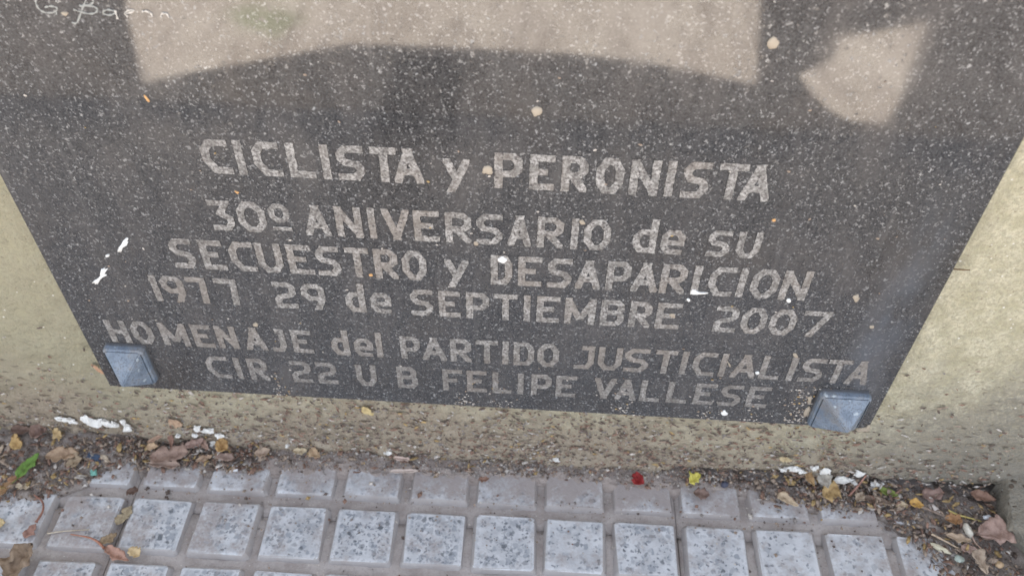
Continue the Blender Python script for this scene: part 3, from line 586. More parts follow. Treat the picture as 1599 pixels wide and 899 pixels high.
def letter_mesh(gch, x0, x1, z0, z1, sw, rnd):
    if gch in 'ld': H_ = (z1 - z0)
    if gch == 'd':
        zt = z1 + .10 * (z1 - z0)
        g = [[(1, 1), (1, 0), (.30, 0), (0, .2), (0, .46), (.30, .64), ('1', .64)]]; P_ = strokes(g, x0, x1, z0, zt, sw, rnd)
    elif gch == 'l': P_ = strokes(GL['l'], x0, x1, z0, z1 + .08 * (z1 - z0), sw, rnd)
    elif gch == 'e': P_ = strokes(GL['e'], x0, x1, z0, z0 + .79 * (z1 - z0), sw * .93, rnd)
    elif gch in 'su': P_ = strokes(GL[gch], x0, x1, z0, z0 + .86 * (z1 - z0), sw * .95, rnd)
    elif gch == 'y':
        a = z0 - .20 * (z1 - z0); b = z0 + .78 * (z1 - z0)
        P_ = strokes([[(0, 1), (.46, '.40')], [(1, 1), (.22, 0)]], x0, x1, a, b, sw, rnd)
    elif gch == 'o':
        H_ = z1 - z0
        P_ = strokes(GL['O'], x0, x1, z0 + .38 * H_, z0 + .98 * H_, sw * .8, rnd) + [(30 + _, q) for _, q in strokes([[(0, .5), (1, .5)]], x0 + .001, x1, z0 + .12 * H_, z0 + .24 * H_, .12 * H_, rnd)]
    else: P_ = strokes(GL[gch], x0, x1, z0, z1, sw, rnd)
    vs, fs, mi = [], [], []
    # shadow of the engraved edge, painted as a dark rim round each stroke
    for li, q in P_:
        cx = sum(p[0] for p in q) / len(q); cz = sum(p[1] for p in q) / len(q); n = len(q); g_ = .00022
        big = [(p[0] + (g_ if p[0] > cx else -g_), p[1] + (g_ if p[1] > cz else -g_)) for p in q]
        b0 = len(vs); y = -.00004 - .000003 * li; vs += [(x, y, z) for x, z in big]; fs.append(tuple(range(b0, b0 + n))); mi.append(1)
    for li, q in P_:
        # resample the outline finely and roughen it, like hand-cut letters
        out = []
        for i in range(len(q)):
            a, b = Vector(q[i]), Vector(q[(i + 1) % len(q)]); k = max(1, int((b - a).length / .0016))
            for s in range(k):
                p = a.lerp(b, s / k)
                out.append((p.x + .00042 * noise.noise(Vector((p.x * 600, p.y * 600, 3))), p.y + .00042 * noise.noise(Vector((p.x * 600, p.y * 600, 9)))))
        b0 = len(vs); y = -.00020 - .000012 * li
        vs += [(x, y, z) for x, z in out]; fs.append(tuple(range(b0, b0 + len(out))))
        b1 = len(vs); vs += [(x, .00005, z) for x, z in out]; n = len(out); mi += [0] * (n + 1)
        fs += [(b0 + i, b1 + i, b1 + (i + 1) % n, b0 + (i + 1) % n) for i in range(n)]
    return mesh('letter', vs, fs, False, mi)
rr = random.Random(2); M_EDGE_SHADE = flat_mat('engraved edge shade', (.020, .019, .019), .6)
for g, x0, x1, z0, z1, sw in DATA['letters']:
    link('letter', letter_mesh(g, x0, x1, z0, z1, sw * .88, rr), [M_LE, M_EDGE_SHADE], parent=plaque)
M_SIG = tint_mat('scratched signature', .8, var=.15)
def ribbon(pts, wd, y=-.0002):
    P_ = [Vector(p) for p in pts]; d = []
    for _ in range(2):                                             # smooth
        Q = [P_[0]]
        for a, b in zip(P_, P_[1:]): Q += [a.lerp(b, .25), a.lerp(b, .75)]
        P_ = Q + [P_[-1]]
    vs, fs = [], []
    for i, p in enumerate(P_):
        t_ = (P_[min(i + 1, len(P_) - 1)] - P_[max(i - 1, 0)]).normalized(); n_ = Vector((-t_.y, t_.x)) * wd / 2 * (.8 + .4 * math.sin(i * 1.3))
        vs += [(p.x + n_.x, y, p.y + n_.y), (p.x - n_.x, y, p.y - n_.y)]
        if i: k = 2 * i; fs.append((k - 2, k - 1, k + 1, k))
    n = len(vs); vs += [(x, .00004, z) for x, _, z in vs]
    for i in range(0, n - 2, 2): fs += [(i, i + 2, n + i + 2, n + i), (i + 1, n + i + 1, n + i + 3, i + 3)]
    return mesh('signature_stroke', vs, fs)
for i, s in enumerate(DATA['sig']):
    link('signature_stroke', ribbon(s, .0008, -.0002 - .00003 * i), M_SIG, parent=plaque, color=(.30, .31, .30) if i < 7 else (.50, .48, .45))

# ---- studs
def stud(cx, cz, w_, h_, label, apex):
    t_, ap = .0062, .0150
    W2, H2 = w_ / 2, h_ / 2; c = .0022
    def ring(a, b, y, cc):
        return [(cx + sx * (a - (cc if k == 0 else 0)) if True else 0, y, cz + sz * (b - (0 if k == 0 else cc))) for sx, sz, ks in ((1, 1, (1, 0)), (-1, 1, (0, 1)), (-1, -1, (1, 0)), (1, -1, (0, 1))) for k in ks]
    r0 = ring(W2 + .0016, H2 + .0016, -.0001, c); r1 = ring(W2 + .001, H2 + .001, -t_ + .0012, c); r2 = ring(W2, H2, -t_, c * .8)
    vs = r0 + r1 + r2; fs = []
    for a in (0, 8):
        for k in range(8): fs.append((a + k, a + (k + 1) % 8, a + 8 + (k + 1) % 8, a + 8 + k))
    base = mesh('stud_plate', vs, fs)
    o = link('corner_stud', base, M_ST, parent=plaque, label=label)
    # pyramid cap, edges eased
    bm = bmesh.new()
    ps = [(-W2 + .0006, -H2 + .0006), (W2 - .0006, -H2 + .0006), (W2 - .0006, H2 - .0006), (-W2 + .0006, H2 - .0006)]
    bv = [bm.verts.new((cx + x, -t_ - .0001, cz + z)) for x, z in ps]; bl = [bm.verts.new((cx + x, -t_ + .002, cz + z)) for x, z in ps]
    av = bm.verts.new((cx + apex[0], -t_ - ap, cz + apex[1]))
    for k in range(4): bm.faces.new((bv[k], bv[(k + 1) % 4], av)); bm.faces.new((bl[k], bl[(k + 1) % 4], bv[(k + 1) % 4], bv[k]))
    bmesh.ops.recalc_face_normals(bm, faces=bm.faces)
    bmesh.ops.bevel(bm, geom=[e for e in bm.edges if av in e.verts], offset=.0006, segments=2, affect='EDGES')
    me = bpy.data.meshes.new('stud_cap'); bm.to_mesh(me); bm.free()
    link('stud_cap', me, M_ST, parent=o)
    return o
stud(-.2660, .1160, .0245, .0325, 'blue grey pyramid stud at the lower left corner', (.0005, -.001))
stud(.1990, .1095, .0300, .0325, 'blue grey pyramid stud at the lower right corner', (.002, .0005))

# ---- splashes and stuck bits on the plaque
def splash(poly, name, col, th, parent, lab=None):
    P_ = [Vector(p) for p in poly]; cx = sum((p for p in P_), Vector((0, 0))) / len(P_)
    Q = []
    for i in range(len(P_)):
        a, b = P_[i], P_[(i + 1) % len(P_)]
        Q += [a.lerp(b, .2), a.lerp(b, .5) + (a.lerp(b, .5) - cx) * .06, a.lerp(b, .8)]
    Q = [cx + (p - cx) * (1 + .55 * noise.noise(Vector((p.x * 450, p.y * 450, 7)))) for p in Q]
    n = len(Q); vs = [(p.x, .00003, p.y) for p in Q] + [(p.x, -th * .45, p.y) for p in Q]
    vs += [(cx.x + (p.x - cx.x) * .6, -th * (1 + .5 * noise.noise(Vector((p.x * 900, p.y * 900, 0)))), cx.y + (p.y - cx.y) * .6) for p in Q] + [(cx.x, -th * .8, cx.y)]
    fs = []
    for k in range(n):
        j = (k + 1) % n; fs += [(k, j, n + j, n + k), (n + k, n + j, 2 * n + j, 2 * n + k), (2 * n + k, 2 * n + j, 3 * n)]
    return link(name, mesh(name, vs, fs, True), M_SPOT, parent=parent, color=col, label=lab)
for p in DATA['spots']['white']: splash(p, 'paint_splash', (.78, .79, .78), .0010, plaque)
for p in DATA['spots']['cream']: splash(p, 'mortar_spot', (.38, .33, .265), .0010, plaque)
for p in DATA['spots']['orange']: splash(p, 'leaf_scrap', (.62, .36, .16), .0006, plaque)

# crusty pale grit around the right stud and along the bottom edge
def on_plaque(r):
    if r.random() < .35: x, z = r.gauss(.176, .006), r.uniform(.090, .128)
    elif r.random() < .6: x, z = r.choice((-.02, -.045, .062, .15, .118, -.17)) + r.gauss(0, .004), .0875 + r.expovariate(1 / .011)
    else: x, z = r.uniform(-.28, .22), r.uniform(.09, .36)
    L = r.uniform(.0003, .0011); return (min(.223, max(-.288, x)), -.0001, min(.37, z)), L, L * .6, True
specks(420, on_plaque, 'pale_grit', [CR[4], CR[1], CR[5]], plaque, (6, 3, 1), .0002)

# ---------------------------------------------------------------- soil, crumbs and leaf fragments along the wall foot
def edge_y(x):
    """front edge of the litter strip"""
    e = -.002 + .006 * fbm(x * 14, 5.5)
    if x < -.30: e -= .042 * min(1, (-.30 - x) / .06)
    elif x < -.20: e -= .006
    if x > .17: e -= .010
    if x > .26: e -= .088 * min(1, (x - .26) / .045) ** 1.3
    return e
def soil():
    vs, fs = [], []; nx, ny = 420, 46
    for j in range(ny + 1):
        for i in range(nx + 1):
            x = -.60 + (.3445 + .60 + .012) * i / nx; e = edge_y(x) - .006; y = .0235 + (e - .0235) * j / ny
            d = (y - e) / (.0235 - e)
            top = .0060 if x < .1 else max(.0015, .0060 - .02 * (x - .1))
            if x < -.30: top += .004
            z = -.0035 + (top + .0035) * min(1, d * 1.35) ** .8 + .0024 * fbm(x * 90, y * 90, 3) + .0013 * fbm(x * 330, y * 330, 8)
            if x > .10 and y > .006: z -= .006 * min(1, (y - .006) / .006) * min(1, (x - .10) / .05)
            if d < .06: z = -.006
            vs.append((x, y, z))
    for j in range(ny):
        for i in range(nx):
            a = j * (nx + 1) + i; fs.append((a, a + nx + 1, a + nx + 2, a + 1))
    return mesh('soil', vs, fs, True)
link('soil', soil(), M_SOIL, kind='stuff', label='dark crumbly soil lying along the foot of the wall', cat='soil')

def litter_pos(r):
    x = r.uniform(-.46, .345)
    if r.random() < .22: x = r.uniform(.20, .345)
    if r.random() < .22: x = r.uniform(-.43, -.22)
    e = edge_y(x); y = .011 - r.random() ** .9 * (.011 - e) * 1.06
    d = (y - e) / (.011 - e); top = .006 if x < .1 else max(.002, .006 - .02 * (x - .1))
    if x < -.30: top += .003
    return x, y, -.002 + (top + .002) * max(0, min(1, d * 1.35)) ** .8
def crumbs():
    V, Fc, MI = [], [], []; r = random.Random(21)
    for k in range(9500):
        x, y, z = litter_pos(r)
        if r.random() < .10:                                   # strays over the nearest tiles and grooves
            x = r.uniform(-.44, .34); y = -.012 - r.expovariate(1 / .02); z = -.0035 if r.random() < .5 else .0001
            if y < -.16: continue
        s = min(.0026, .0004 + r.expovariate(1 / (.00036 if -.2 < x < .16 else .0005))); b = len(V)
        q = Matrix.Rotation(r.uniform(0, 6.3), 3, 'Z') @ Matrix.Rotation(r.uniform(-.6, .6), 3, 'X')
        for v in ((1, 0, 0), (-1, 0, 0), (0, 1, 0), (0, -1, 0), (0, 0, 1), (0, 0, -1)):
            u = q @ Vector((v[0] * s * r.uniform(.7, 1.4), v[1] * s * r.uniform(.6, 1.1), v[2] * s * r.uniform(.5, .9)))
            V.append((x + u.x, y + u.y, z + s * .4 + u.z))
        for f in ((0, 2, 4), (2, 1, 4), (1, 3, 4), (3, 0, 4), (2, 0, 5), (1, 2, 5), (3, 1, 5), (0, 3, 5)): Fc.append(tuple(b + i for i in f))
        MI += [r.choices(range(6), (1.6, 4, 2.5, 4, 2.4, .3) if -.2 < x < .16 else (5, 4.5, 3, 3.5, 2.2, .9))[0]] * 8
    return link('soil_crumbs', mesh('soil_crumbs', V, Fc, False, MI), CR, kind='stuff', label='small crumbs of soil and grit strewn along the foot of the wall', cat='grit')
crumbs()
def fragments():
    V, Fc, MI = [], [], []; r = random.Random(22)
    for k in range(1700):
        x, y, z = litter_pos(r)
        if -.19 < x < .17 and r.random() < .75: continue
        if r.random() < .5: x = r.uniform(-.45, -.20) if r.random() < .6 else r.uniform(.24, .345); e = edge_y(x); y = .010 - r.random() * (.010 - e)
        L = r.uniform(.0012, .0042); Wd = L * r.uniform(.15, .5); b = len(V)
        q = Matrix.Rotation(r.uniform(0, 6.3), 3, 'Z') @ Matrix.Rotation(r.gauss(0, .35), 3, 'Y') @ Matrix.Rotation(r.gauss(0, .35), 3, 'X')
        cv = r.uniform(-.4, .6)
        for u in (-1, -.5, 0, .5, 1):
            hw = Wd * (1 - abs(u) ** 2.2 * .9) * r.uniform(.7, 1.2)
            for sgn in (-1, 1):
                p = q @ Vector((u * L, sgn * hw, cv * L * (1 - u * u) + .3 * hw)); V.append((x + p.x, y + p.y, z + .0016 + p.z))
        for i in range(4): Fc.append((b + 2 * i, b + 2 * i + 1, b + 2 * i + 3, b + 2 * i + 2))
        MI += [r.choices(range(6), (2, 5, 4, .6, 1, 1.6))[0]] * 4
    o = link('leaf_fragments', mesh('leaf_fragments', V, Fc, True, MI), CR, kind='stuff', label='shredded dry leaf fragments mixed into the litter at the wall foot', cat='leaf litter')
    so = o.modifiers.new('thickness', 'SOLIDIFY'); so.thickness = .0002
fragments()

# ---------------------------------------------------------------- single leaves, petals, twigs and stones
def leaf(name, label, cat, x, y, L, Wd, rz, col, shape='ovate', curl=.25, fold=.3, tilt=(0, 0), z=.004, rag=.28, seed=0, stalk=0, group=None):
    L *= .90; Wd *= .88; fold *= 1.5; rag += .08
    r = random.Random(seed + int(abs(x * 9973) + abs(y * 7919))); nu, nv = 14, 6; vs, fs = [], []
    prof = {'ovate': lambda u: math.sin(math.pi * u ** .8) ** .8, 'lance': lambda u: math.sin(math.pi * u) ** .7 * (1 - .3 * u),
            'round': lambda u: math.sqrt(max(0, 1 - (2 * u - 1) ** 2)), 'heart': lambda u: min(1, math.sqrt(max(0, u * 6))) * (1 - u ** 1.7) ** .75, 'strip': lambda u: (min(1, 8 * u, 8 * (1 - u)) * .9 + .1)}[shape]
    g_ = .3 * col[0] + .5 * col[1] + .2 * col[2]
    if name not in ('red_petal', 'yellow_petal', 'green_leaf'): col = tuple(min(.8, .98 * (c * .78 + g_ * .22)) for c in col)
    s = r.random() * 40
    for i in range(nu + 1):
        u = i / nu; hw = Wd / 2 * prof(u) + .0001
        for j in range(nv + 1):
            v = 2 * j / nv - 1
            e = 1 + rag * (noise.noise(Vector((u * 5 + s, v * 2, s))) + .5 * noise.noise(Vector((u * 17 + s, v * 2, s)))) * 2
            px = (u - .5) * L; py = v * hw * e + .10 * Wd * math.sin(u * 3 + s)
            pz = .8 * curl * L * (2 * u - 1) ** 2 * (.6 if u < .5 else 1) + fold * hw * abs(v) + .16 * Wd * noise.noise(Vector((u * 4 + s, v * 2.5, 2)))
            vs.append((px, py, pz))
    for i in range(nu):
        for j in range(nv):
            a = i * (nv + 1) + j; fs.append((a, a + nv + 1, a + nv + 2, a + 1))
    o = link(name, mesh(name, vs, fs, True), M_LEAF, label=label, cat=cat, color=col, group=group)
    so = o.modifiers.new('thickness', 'SOLIDIFY'); so.thickness = .00028
    if 0 < z < .02 and (y > edge_y(x) - .004): z += .0018
    o.location = (x, y, z); o.rotation_euler = (tilt[0], tilt[1], rz)
    if stalk:
        st = tube([(-L / 2 + .0005, 0, curl * L * .6), (-L / 2 - stalk * .5, .0006, curl * L * .6), (-L / 2 - stalk, .0016, curl * L * .5)], .00038)
        link('stalk', st, M_LEAF, parent=o, color=tuple(c * .8 for c in col))
    return o
def tube(pts, rad, taper=.55, name='stalk'):
    P_ = [Vector(p) for p in pts]
    for _ in range(2):
        Q = [P_[0]]
        for a, b in zip(P_, P_[1:]): Q += [a.lerp(b, .25), a.lerp(b, .75)]
        P_ = Q + [P_[-1]]
    vs, fs = [], []; n = 6
    for i, p in enumerate(P_):
        t_ = (P_[min(i + 1, len(P_) - 1)] - P_[max(i - 1, 0)]).normalized(); a = t_.cross(Vector((0, 0, 1)));
        if a.length < .01: a = Vector((1, 0, 0))
        a.normalize(); b = t_.cross(a); rd = rad * (1 - (1 - taper) * i / (len(P_) - 1)) * (1 + .12 * math.sin(i * 2.1))
        for k in range(n): an = 2 * math.pi * k / n; q = p + (a * math.cos(an) + b * math.sin(an)) * rd; vs.append(tuple(q))
        if i: fs += [((i - 1) * n + k, (i - 1) * n + (k + 1) % n, i * n + (k + 1) % n, i * n + k) for k in range(n)]
    fs += [tuple(range(n)), tuple(reversed(range(len(vs) - n, len(vs))))]
    return mesh(name, vs, fs, True)
def twig(label, pts, rad, col, cat='twig', name='twig'):
    return link(name, tube(pts, rad, name=name), M_LEAF, label=label, cat=cat, color=col)
def stone(name, label, cat, x, y, z, sx, sy, sz, col, rz=0, seed=1, flat=.0, mat_=None):
    bm = bmesh.new(); bmesh.ops.create_icosphere(bm, subdivisions=3, radius=1)
    for v in bm.verts:
        k = 1 + .28 * fbm(v.co.x * 1.3 + seed, v.co.y * 1.3, v.co.z * 1.3, 3)
        c = v.co.copy()
        if flat: c = Vector([math.copysign(min(abs(q), flat), q) for q in c])
        v.co = Vector((c.x * k * sx / 2, c.y * k * sy / 2, c.z * k * sz / 2))
    me = bpy.data.meshes.new(name); bm.to_mesh(me); bm.free()
    me.polygons.foreach_set('use_smooth', [not flat] * len(me.polygons))
    o = link(name, me, mat_ or M_CHIP, label=label, cat=cat, color=col); o.location = (x, y, z); o.rotation_euler = (0, 0, rz); return o
BR, TAN, ORG, YEL = (.26, .155, .105), (.42, .29, .19), (.50, .26, .07), (.60, .43, .12)
# left corner
leaf('green_leaf', 'fresh green leaf standing in the litter at the far left', 'leaf', -.3690, -.0200, .024, .010, R_(68), (.13, .23, .05), 'ovate', .10, .4, (.2, -.2), .008, stalk=.005)
leaf('yellow_leaf', 'torn ochre yellow leaf just left of and above the green leaf', 'leaf', -.3850, -.0020, .017, .011, R_(-35), (.52, .32, .09), 'ovate', .15, .3, (.4, 0), .010, rag=.35)
leaf('curled_leaf', 'yellowish curled leaf with a thin stalk near the wall above the tan leaf pile', 'leaf', -.3560, .0060, .013, .007, R_(-30), (.55, .38, .15), 'ovate', .3, .5, (.5, 0), .012, stalk=.012)
leaf('tan_leaf', 'crumpled tan leaf lying flat right of the green leaf', 'leaf', -.3480, -.0100, .026, .014, R_(12), (.44, .29, .17), 'ovate', .12, .25, (.1, .1), .008, rag=.4)
leaf('tan_leaf', 'greyish tan ragged leaf between the crumpled tan leaf and the blue bit of glass', 'leaf', -.3370, -.0130, .017, .011, R_(-40), (.38, .28, .17), 'round', .15, .2, (.1, -.2), .008, rag=.4)
leaf('olive_leaf', 'dull olive leaf tip at the left edge against the wall', 'leaf', -.4080, .0050, .018, .009, R_(25), (.36, .30, .14), 'ovate', .1, .3, (.5, 0), .014)
leaf('beige_leaf', 'long pale beige leaf upright at the left edge of the photo', 'leaf', -.3960, -.0140, .024, .006, R_(95), (.56, .43, .30), 'lance', .1, .3, (0, .2), .009)
leaf('brown_leaf', 'dark brown curled leaf above the ochre leaf at the far left', 'leaf', -.3860, .0085, .016, .008, R_(10), (.17, .10, .07), 'ovate', .25, .4, (.5, 0), .012)
leaf('brown_leaf', 'reddish brown hooded leaf standing against the wall left of the curled leaf', 'leaf', -.3730, .0070, .013, .011, R_(75), (.28, .17, .13), 'round', .3, .6, (.4, 0), .011)
leaf('orange_leaf', 'small rusty orange leaf under the green leaf', 'leaf', -.3760, -.0290, .012, .007, R_(30), (.40, .20, .09), 'ovate', .2, .3, (0, .1), .005)
leaf('orange_leaf', 'brownish orange leaf on the paving at the left edge of the photo', 'leaf', -.3810, -.0370, .018, .010, R_(60), (.42, .24, .10), 'ovate', .1, .3, (0, .1), .003)
leaf('yellow_leaf', 'yellow leaf cut by the left edge of the photo lower down', 'leaf', -.3735, -.0650, .011, .008, R_(85), (.62, .46, .20), 'round', .15, .2, (0, .1), .003)
leaf('beige_leaf', 'small flat cream leaf on the first row of paving below the green leaf', 'leaf', -.3700, -.0335, .012, .0045, R_(-3), (.66, .54, .36), 'strip', .05, .2, (0, 0), .002)
stone('glass_shard', 'dark blue piece of broken glass at the back of a paving square', 'glass', -.3262, -.0075, .006, .016, .007, .006, (.06, .09, .15), R_(-12), 3, .6)
stone('glass_shard', 'small sea green glass chip in front of the dark blue glass', 'glass', -.3232, -.0185, .0035, .006, .006, .005, (.20, .45, .38), R_(20), 5, .6)
leaf('beige_leaf', 'thin cream leaf lying right of the dark blue glass', 'leaf', -.3160, -.0090, .013, .004, R_(-25), (.58, .47, .34), 'lance', .1, .3, (0, 0), .006)
# brown leaf group
leaf('brown_leaf', 'broad folded brown leaf lying over the edge of the paving', 'leaf', -.2700, -.0030, .031, .013, R_(6), (.33, .21, .155), 'strip', .03, .3, (.25, 0), .007, rag=.25)
leaf('brown_leaf', 'brown leaf forming the front fold below the broad folded leaf', 'leaf', -.2720, -.0095, .026, .007, R_(2), (.42, .29, .22), 'strip', .03, .4, (.1, 0), .004)
leaf('winged_seed', 'pinkish brown winged seed pointing up right from the broad folded leaf', 'seed', -.2520, .0050, .016, .007, R_(38), (.38, .24, .19), 'ovate', .15, .3, (.3, 0), .012)
leaf('orange_leaf', 'orange pink leaf sliver standing on the left of the broad folded leaf', 'leaf', -.2815, .0070, .015, .0045, R_(50), (.50, .31, .20), 'lance', .15, .3, (.3, 0), .013)
leaf('brown_leaf', 'narrow reddish leaf leaning down right above the broad folded leaf', 'leaf', -.2700, .0060, .018, .005, R_(-65), (.36, .19, .13), 'lance', .1, .3, (.3, 0), .013)
leaf('orange_leaf', 'small bright orange leaf tip left of the broad folded leaf', 'leaf', -.2830, .0010, .010, .006, R_(8), (.60, .40, .22), 'ovate', .2, .3, (.2, 0), .010)
leaf('orange_leaf', 'cupped orange yellow leaf near the wall foot above the white chip', 'leaf', -.2325, .0050, .012, .010, R_(80), (.55, .32, .09), 'round', .3, .5, (.35, 0), .010)
leaf('brown_leaf', 'pinkish brown leaf sloping between the winged seed and the cupped orange leaf', 'leaf', -.2450, .0060, .017, .006, R_(-50), (.42, .26, .19), 'lance', .1, .4, (.3, 0), .011)
leaf('tan_leaf', 'tan forked leaf scrap in front of the cupped orange leaf', 'leaf', -.2430, -.0040, .014, .006, R_(30), (.47, .31, .19), 'lance', .15, .3, (.1, 0), .006, rag=.4)
leaf('brown_leaf', 'flat brown leaf left of the white square chip', 'leaf', -.2290, -.0010, .018, .007, R_(-4), (.33, .22, .17), 'strip', .03, .2, (.1, 0), .006)
stone('stone_chip', 'small white square chip on the back row of paving squares', 'stone', -.2200, -.0080, .0035, .0068, .006, .005, (.80, .82, .85), R_(8), 2, .6)
leaf('beige_leaf', 'pair of pale yellow leaf halves at the wall foot, left one', 'leaf', -.1730, .0070, .012, .006, R_(15), (.58, .46, .27), 'ovate', .15, .4, (.3, 0), .007)
leaf('tan_leaf', 'orange tan leaf half touching the pale yellow one at the wall foot', 'leaf', -.1610, .0060, .013, .007, R_(-38), (.55, .37, .20), 'ovate', .15, .4, (.3, 0), .007)
leaf('tan_leaf', 'tan leaf scrap at the wall foot left of the pale yellow pair', 'leaf', -.2010, .0040, .013, .008, R_(25), (.45, .32, .22), 'ovate', .15, .4, (.3, 0), .007, rag=.3)
leaf('pink_petal', 'short pale pink dry petal above the long one by the paving edge', 'petal', -.0960, .0060, .014, .004, R_(-8), (.60, .44, .36), 'strip', .05, .4, (.1, 0), .006)
leaf('pink_petal', 'long pale pinkish dry petal lying on the edge of the paving', 'petal', -.0930, -.0035, .024, .0045, R_(9), (.58, .46, .39), 'lance', .04, .4, (.1, 0), .004)
leaf('brown_leaf', 'small rust brown leaf on the back row of paving right of the pink petals', 'leaf', -.0330, -.0050, .009, .005, R_(10), (.32, .17, .11), 'ovate', .1, .3, (0, 0), .004)
leaf('red_petal', 'small crimson red petal on the edge of the paving', 'petal', .0805, .0010, .0105, .0095, R_(60), (.30, .03, .03), 'round', .25, .4, (.1, 0), .004)
leaf('yellow_petal', 'crumpled lemon yellow petal at the wall foot', 'petal', .1230, .0035, .0125, .0085, R_(35), (.66, .60, .14), 'ovate', .2, .4, (.2, 0), .006, rag=.4)
leaf('brown_leaf', 'round brown leaf disc in front of the lemon yellow petal', 'leaf', .1280, -.0065, .0125, .0095, R_(-10), (.27, .17, .13), 'round', .12, .2, (0, 0), .003, rag=.3)
stone('pebble', 'dark bluish round pebble right of the lemon yellow petal', 'pebble', .1460, .0030, .0035, .0055, .005, .0045, (.07, .075, .11))
leaf('beige_leaf', 'pointed beige triangular leaf on the paving below the white plaster lumps', 'leaf', .1905, -.0085, .018, .009, R_(-42), (.58, .43, .26), 'heart', .06, .3, (.1, 0), .004)
leaf('orange_leaf', 'upright orange brown leaf leaning on the wall below the white plaster lumps', 'leaf', .2070, .0065, .017, .007, R_(-68), (.48, .29, .11), 'lance', .1, .4, (.5, 0), .012)
leaf('grey_leaf', 'broad pale grey leaf hanging over the wall lip beside the upright orange leaf', 'leaf', .2165, .0055, .018, .012, R_(-70), (.46, .42, .35), 'ovate', .1, .3, (.5, 0), .013)
leaf('yellow_leaf', 'crumpled golden leaf in front of the broad pale grey leaf', 'leaf', .2215, -.0010, .016, .012, R_(25), (.50, .32, .10), 'round', .2, .4, (.2, 0), .006, rag=.4)
leaf('tan_leaf', 'small tan folded leaf right of the crumpled golden leaf', 'leaf', .2430, -.0030, .011, .007, R_(60), (.42, .32, .22), 'ovate', .15, .5, (.1, 0), .005)
twig('reddish twig leaning from the soil to the wall right of the golden leaf', [(.2370, -.0005, .003), (.2425, .0040, .010), (.2475, .0090, .018)], .0010, (.36, .20, .16))
leaf('green_leaf', 'small green and yellow leaf under the wall lip at the right', 'leaf', .2660, .0030, .015, .0065, R_(-28), (.21, .26, .07), 'ovate', .08, .4, (.2, 0), .004)
leaf('brown_leaf', 'long flat brown leaf below the small green and yellow leaf', 'leaf', .2560, -.0040, .027, .009, R_(-14), (.27, .185, .13), 'lance', .03, .3, (0, 0), .002)
leaf('beige_leaf', 'cream leaf piece left of the bright orange leaf', 'leaf', .2735, -.0070, .010, .0055, R_(8), (.62, .48, .29), 'ovate', .1, .4, (0, 0), .003)
leaf('orange_leaf', 'bright orange yellow leaf in the soil at the right', 'leaf', .2840, -.0060, .0110, .0075, R_(-5), (.66, .36, .04), 'ovate', .15, .4, (.1, 0), .004)
leaf('brown_leaf', 'flat reddish brown leaf under the wall lip above the bright orange leaf', 'leaf', .2985, .0040, .018, .010, R_(5), (.30, .185, .145), 'strip', .03, .2, (.15, 0), .004)
stone('stone_chip', 'pale pinkish white chip right of the bright orange leaf', 'stone', .2975, -.0065, .003, .0085, .005, .0035, (.66, .60, .56), R_(-50), 4)
leaf('brown_leaf', 'rust brown leaf in the inner corner beside the mortar haunch', 'leaf', .3340, .0030, .019, .010, R_(-25), (.36, .20, .13), 'ovate', .12, .3, (.1, 0), .005, rag=.3)
leaf('brown_leaf', 'large pinkish brown heart shaped leaf against the mortar haunch', 'leaf', .3310, -.0260, .026, .024, R_(200), (.40, .255, .20), 'heart', .10, .25, (-.1, .15), .007, stalk=.003)
stone('seed', 'white oval seed with a thin stalk left of the heart shaped leaf', 'seed', .3165, -.0230, .004, .0058, .0105, .005, (.78, .74, .64), R_(12), 6)
twig('thin curled pinkish stalk trailing from the white oval seed', [(.3180, -.0280, .004), (.3190, -.0325, .003), (.3215, -.0355, .003), (.3235, -.0385, .0025)], .0006, (.58, .42, .34))
twig('bright yellow bent stem left of the heart shaped leaf', [(.3070, -.0080, .004), (.3130, -.0115, .004), (.3200, -.0130, .004), (.3290, -.0150, .003)], .0009, (.62, .52, .20))
twig('straight tan twig running down right across the soil', [(.2870, -.0050, .003), (.3000, -.0110, .0035), (.3140, -.0180, .003)], .0011, (.36, .28, .23))
stone('stone_chip', 'tiny bluish white chip above the heart shaped leaf', 'stone', .3325, -.0130, .006, .0065, .0032, .003, (.80, .84, .90), R_(15), 3)
leaf('orange_leaf', 'rusty orange leaf lump in the middle of the soil patch', 'leaf', .3070, -.0165, .0125, .0095, R_(10), (.42, .21, .07), 'round', .15, .4, (0, 0), .004, rag=.3)
stone('seed', 'long pale cream seed pod at the edge of the soil patch', 'seed', .2935, -.0385, .003, .0135, .0042, .0035, (.62, .58, .44), R_(-28), 7)
twig('long beige twig lying above the pale cream seed pod', [(.2900, -.0275, .003), (.2985, -.0335, .004), (.3075, -.0385, .003)], .0009, (.56, .44, .32))
leaf('tan_leaf', 'folded tan leaf right of the long beige twig', 'leaf', .3060, -.0315, .019, .008, R_(-8), (.46, .33, .21), 'lance', .08, .4, (.1, 0), .005)
leaf('pink_petal', 'pinkish tan leaf piece below the folded tan leaf', 'petal', .3120, -.0400, .014, .007, R_(-8), (.50, .34, .28), 'ovate', .08, .3, (0, 0), .004)
stone('pebble', 'flat pale green round pebble near the bottom right', 'pebble', .3040, -.0455, .003, .0065, .006, .003, (.42, .48, .43), 0, 9)
leaf('tan_leaf', 'forked tan leaf near the bottom right corner', 'leaf', .3150, -.0500, .020, .011, R_(-70), (.44, .33, .23), 'heart', .12, .5, (0, 0), .005, rag=.4)
stone('pebble', 'orange tinted pebble in the soil at the bottom right', 'pebble', .3310, -.0480, .003, .006, .005, .004, (.52, .38, .24), 0, 11)
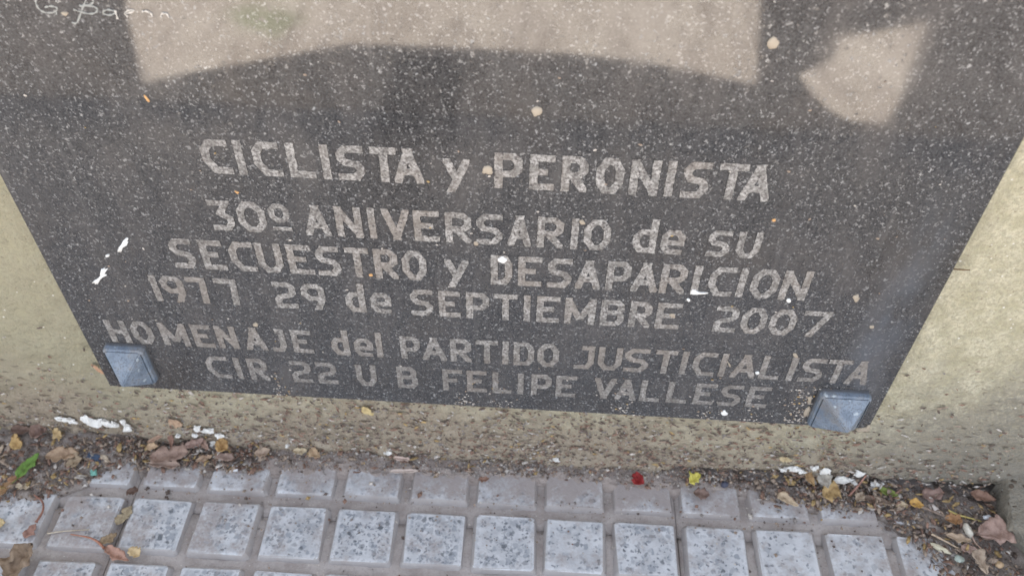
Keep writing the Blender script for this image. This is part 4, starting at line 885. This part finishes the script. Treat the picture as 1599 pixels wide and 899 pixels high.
# on the paving at the left
o = leaf('winged_seed', 'reddish brown winged seed with a curved tail on the second paving square', 'seed', -.3492, -.0675, .013, .0075, R_(75), (.42, .22, .16), 'ovate', .08, .4, (0, 0), .002)
link('tail', tube([(-.3478, -.0610, .003), (-.3455, -.0530, .0045), (-.3490, -.0450, .004), (-.3590, -.0395, .003)], .0011, .35, 'tail'), M_LEAF, color=(.30, .15, .11), parent=o).matrix_parent_inverse = (Matrix.Translation((-.3492, -.0675, .002)) @ Matrix.Rotation(R_(75), 4, 'Z')).inverted()
o = leaf('winged_seed', 'long reddish seed pod with a yellow tip lying on the groove', 'seed', -.2820, -.0800, .024, .0085, R_(-22), (.46, .24, .16), 'ovate', .03, .4, (.1, 0), .002)
link('tail', tube([(-.2920, -.0770, .003), (-.3020, -.0700, .003), (-.3200, -.0680, .0025)], .0011, .3, 'tail'), M_LEAF, color=(.38, .18, .12), parent=o).matrix_parent_inverse = (Matrix.Translation((-.2820, -.0800, .002)) @ Matrix.Rotation(R_(-22), 4, 'Z') @ Matrix.Rotation(.1, 4, 'X')).inverted()
leaf('yellow_leaf', 'yellow leaf piece touching the long reddish seed pod', 'leaf', -.2695, -.0800, .011, .0085, R_(-15), (.64, .46, .21), 'round', .15, .3, (0, 0), .004)
leaf('brown_leaf', 'crumpled mottled brown leaf at the bottom left corner', 'leaf', -.3440, -.0920, .030, .020, R_(70), (.30, .205, .125), 'round', .15, .4, (0, 0), .004, rag=.5)
leaf('tan_leaf', 'mottled yellow brown leaf in the groove between two paving squares', 'leaf', -.2890, -.0500, .018, .009, R_(70), (.42, .33, .19), 'ovate', .06, .3, (0, 0), .000, rag=.4)
leaf('brown_leaf', 'small dark leaf at the crossing of two grooves', 'leaf', -.2900, -.0310, .009, .007, R_(0), (.17, .10, .07), 'round', .1, .3, (0, 0), .001, rag=.4)
leaf('tan_leaf', 'small golden brown leaf curled in the groove above the long seed pod', 'leaf', -.2925, -.0690, .013, .008, R_(50), (.36, .25, .13), 'ovate', .15, .3, (0, 0), .001, rag=.3)
twig('thin pale straw lying across the second paving square', [(-.3370, -.0680, .0015), (-.3260, -.0655, .0018), (-.3090, -.0630, .0012)], .0006, (.55, .48, .38))
# on the wall
twig('tiny dark bent twig stuck to the pale wall right of the plaque edge', [(.2262, .0105, .2270), (.2330, .0070, .2300), (.2400, .0085, .2285)], .0006, (.16, .11, .06))
leaf('orange_leaf', 'small orange leaf sliver stuck to the wall left of the lower left stud', 'leaf', -.3010, .0095, .013, .005, R_(-20), (.50, .27, .14), 'lance', .03, .2, (R_(80), R_(30)), .092)
leaf('yellow_leaf', 'small yellow leaf stuck to the wall just below the plaque', 'leaf', -.1160, .0085, .013, .006, 0, (.60, .46, .18), 'ovate', .03, .2, (R_(85), R_(60)), .063)
leaf('yellow_leaf', 'faint ochre leaf flake stuck to the wall above the white lumps at the right', 'leaf', .1850, .0085, .011, .006, 0, (.52, .40, .20), 'ovate', .03, .2, (R_(85), R_(10)), .033)
leaf('orange_leaf', 'flat orange brown leaf stuck to the dirty wall above the brown leaves', 'leaf', -.2620, .0085, .012, .008, 0, (.46, .29, .17), 'round', .03, .2, (R_(80), R_(10)), .035)
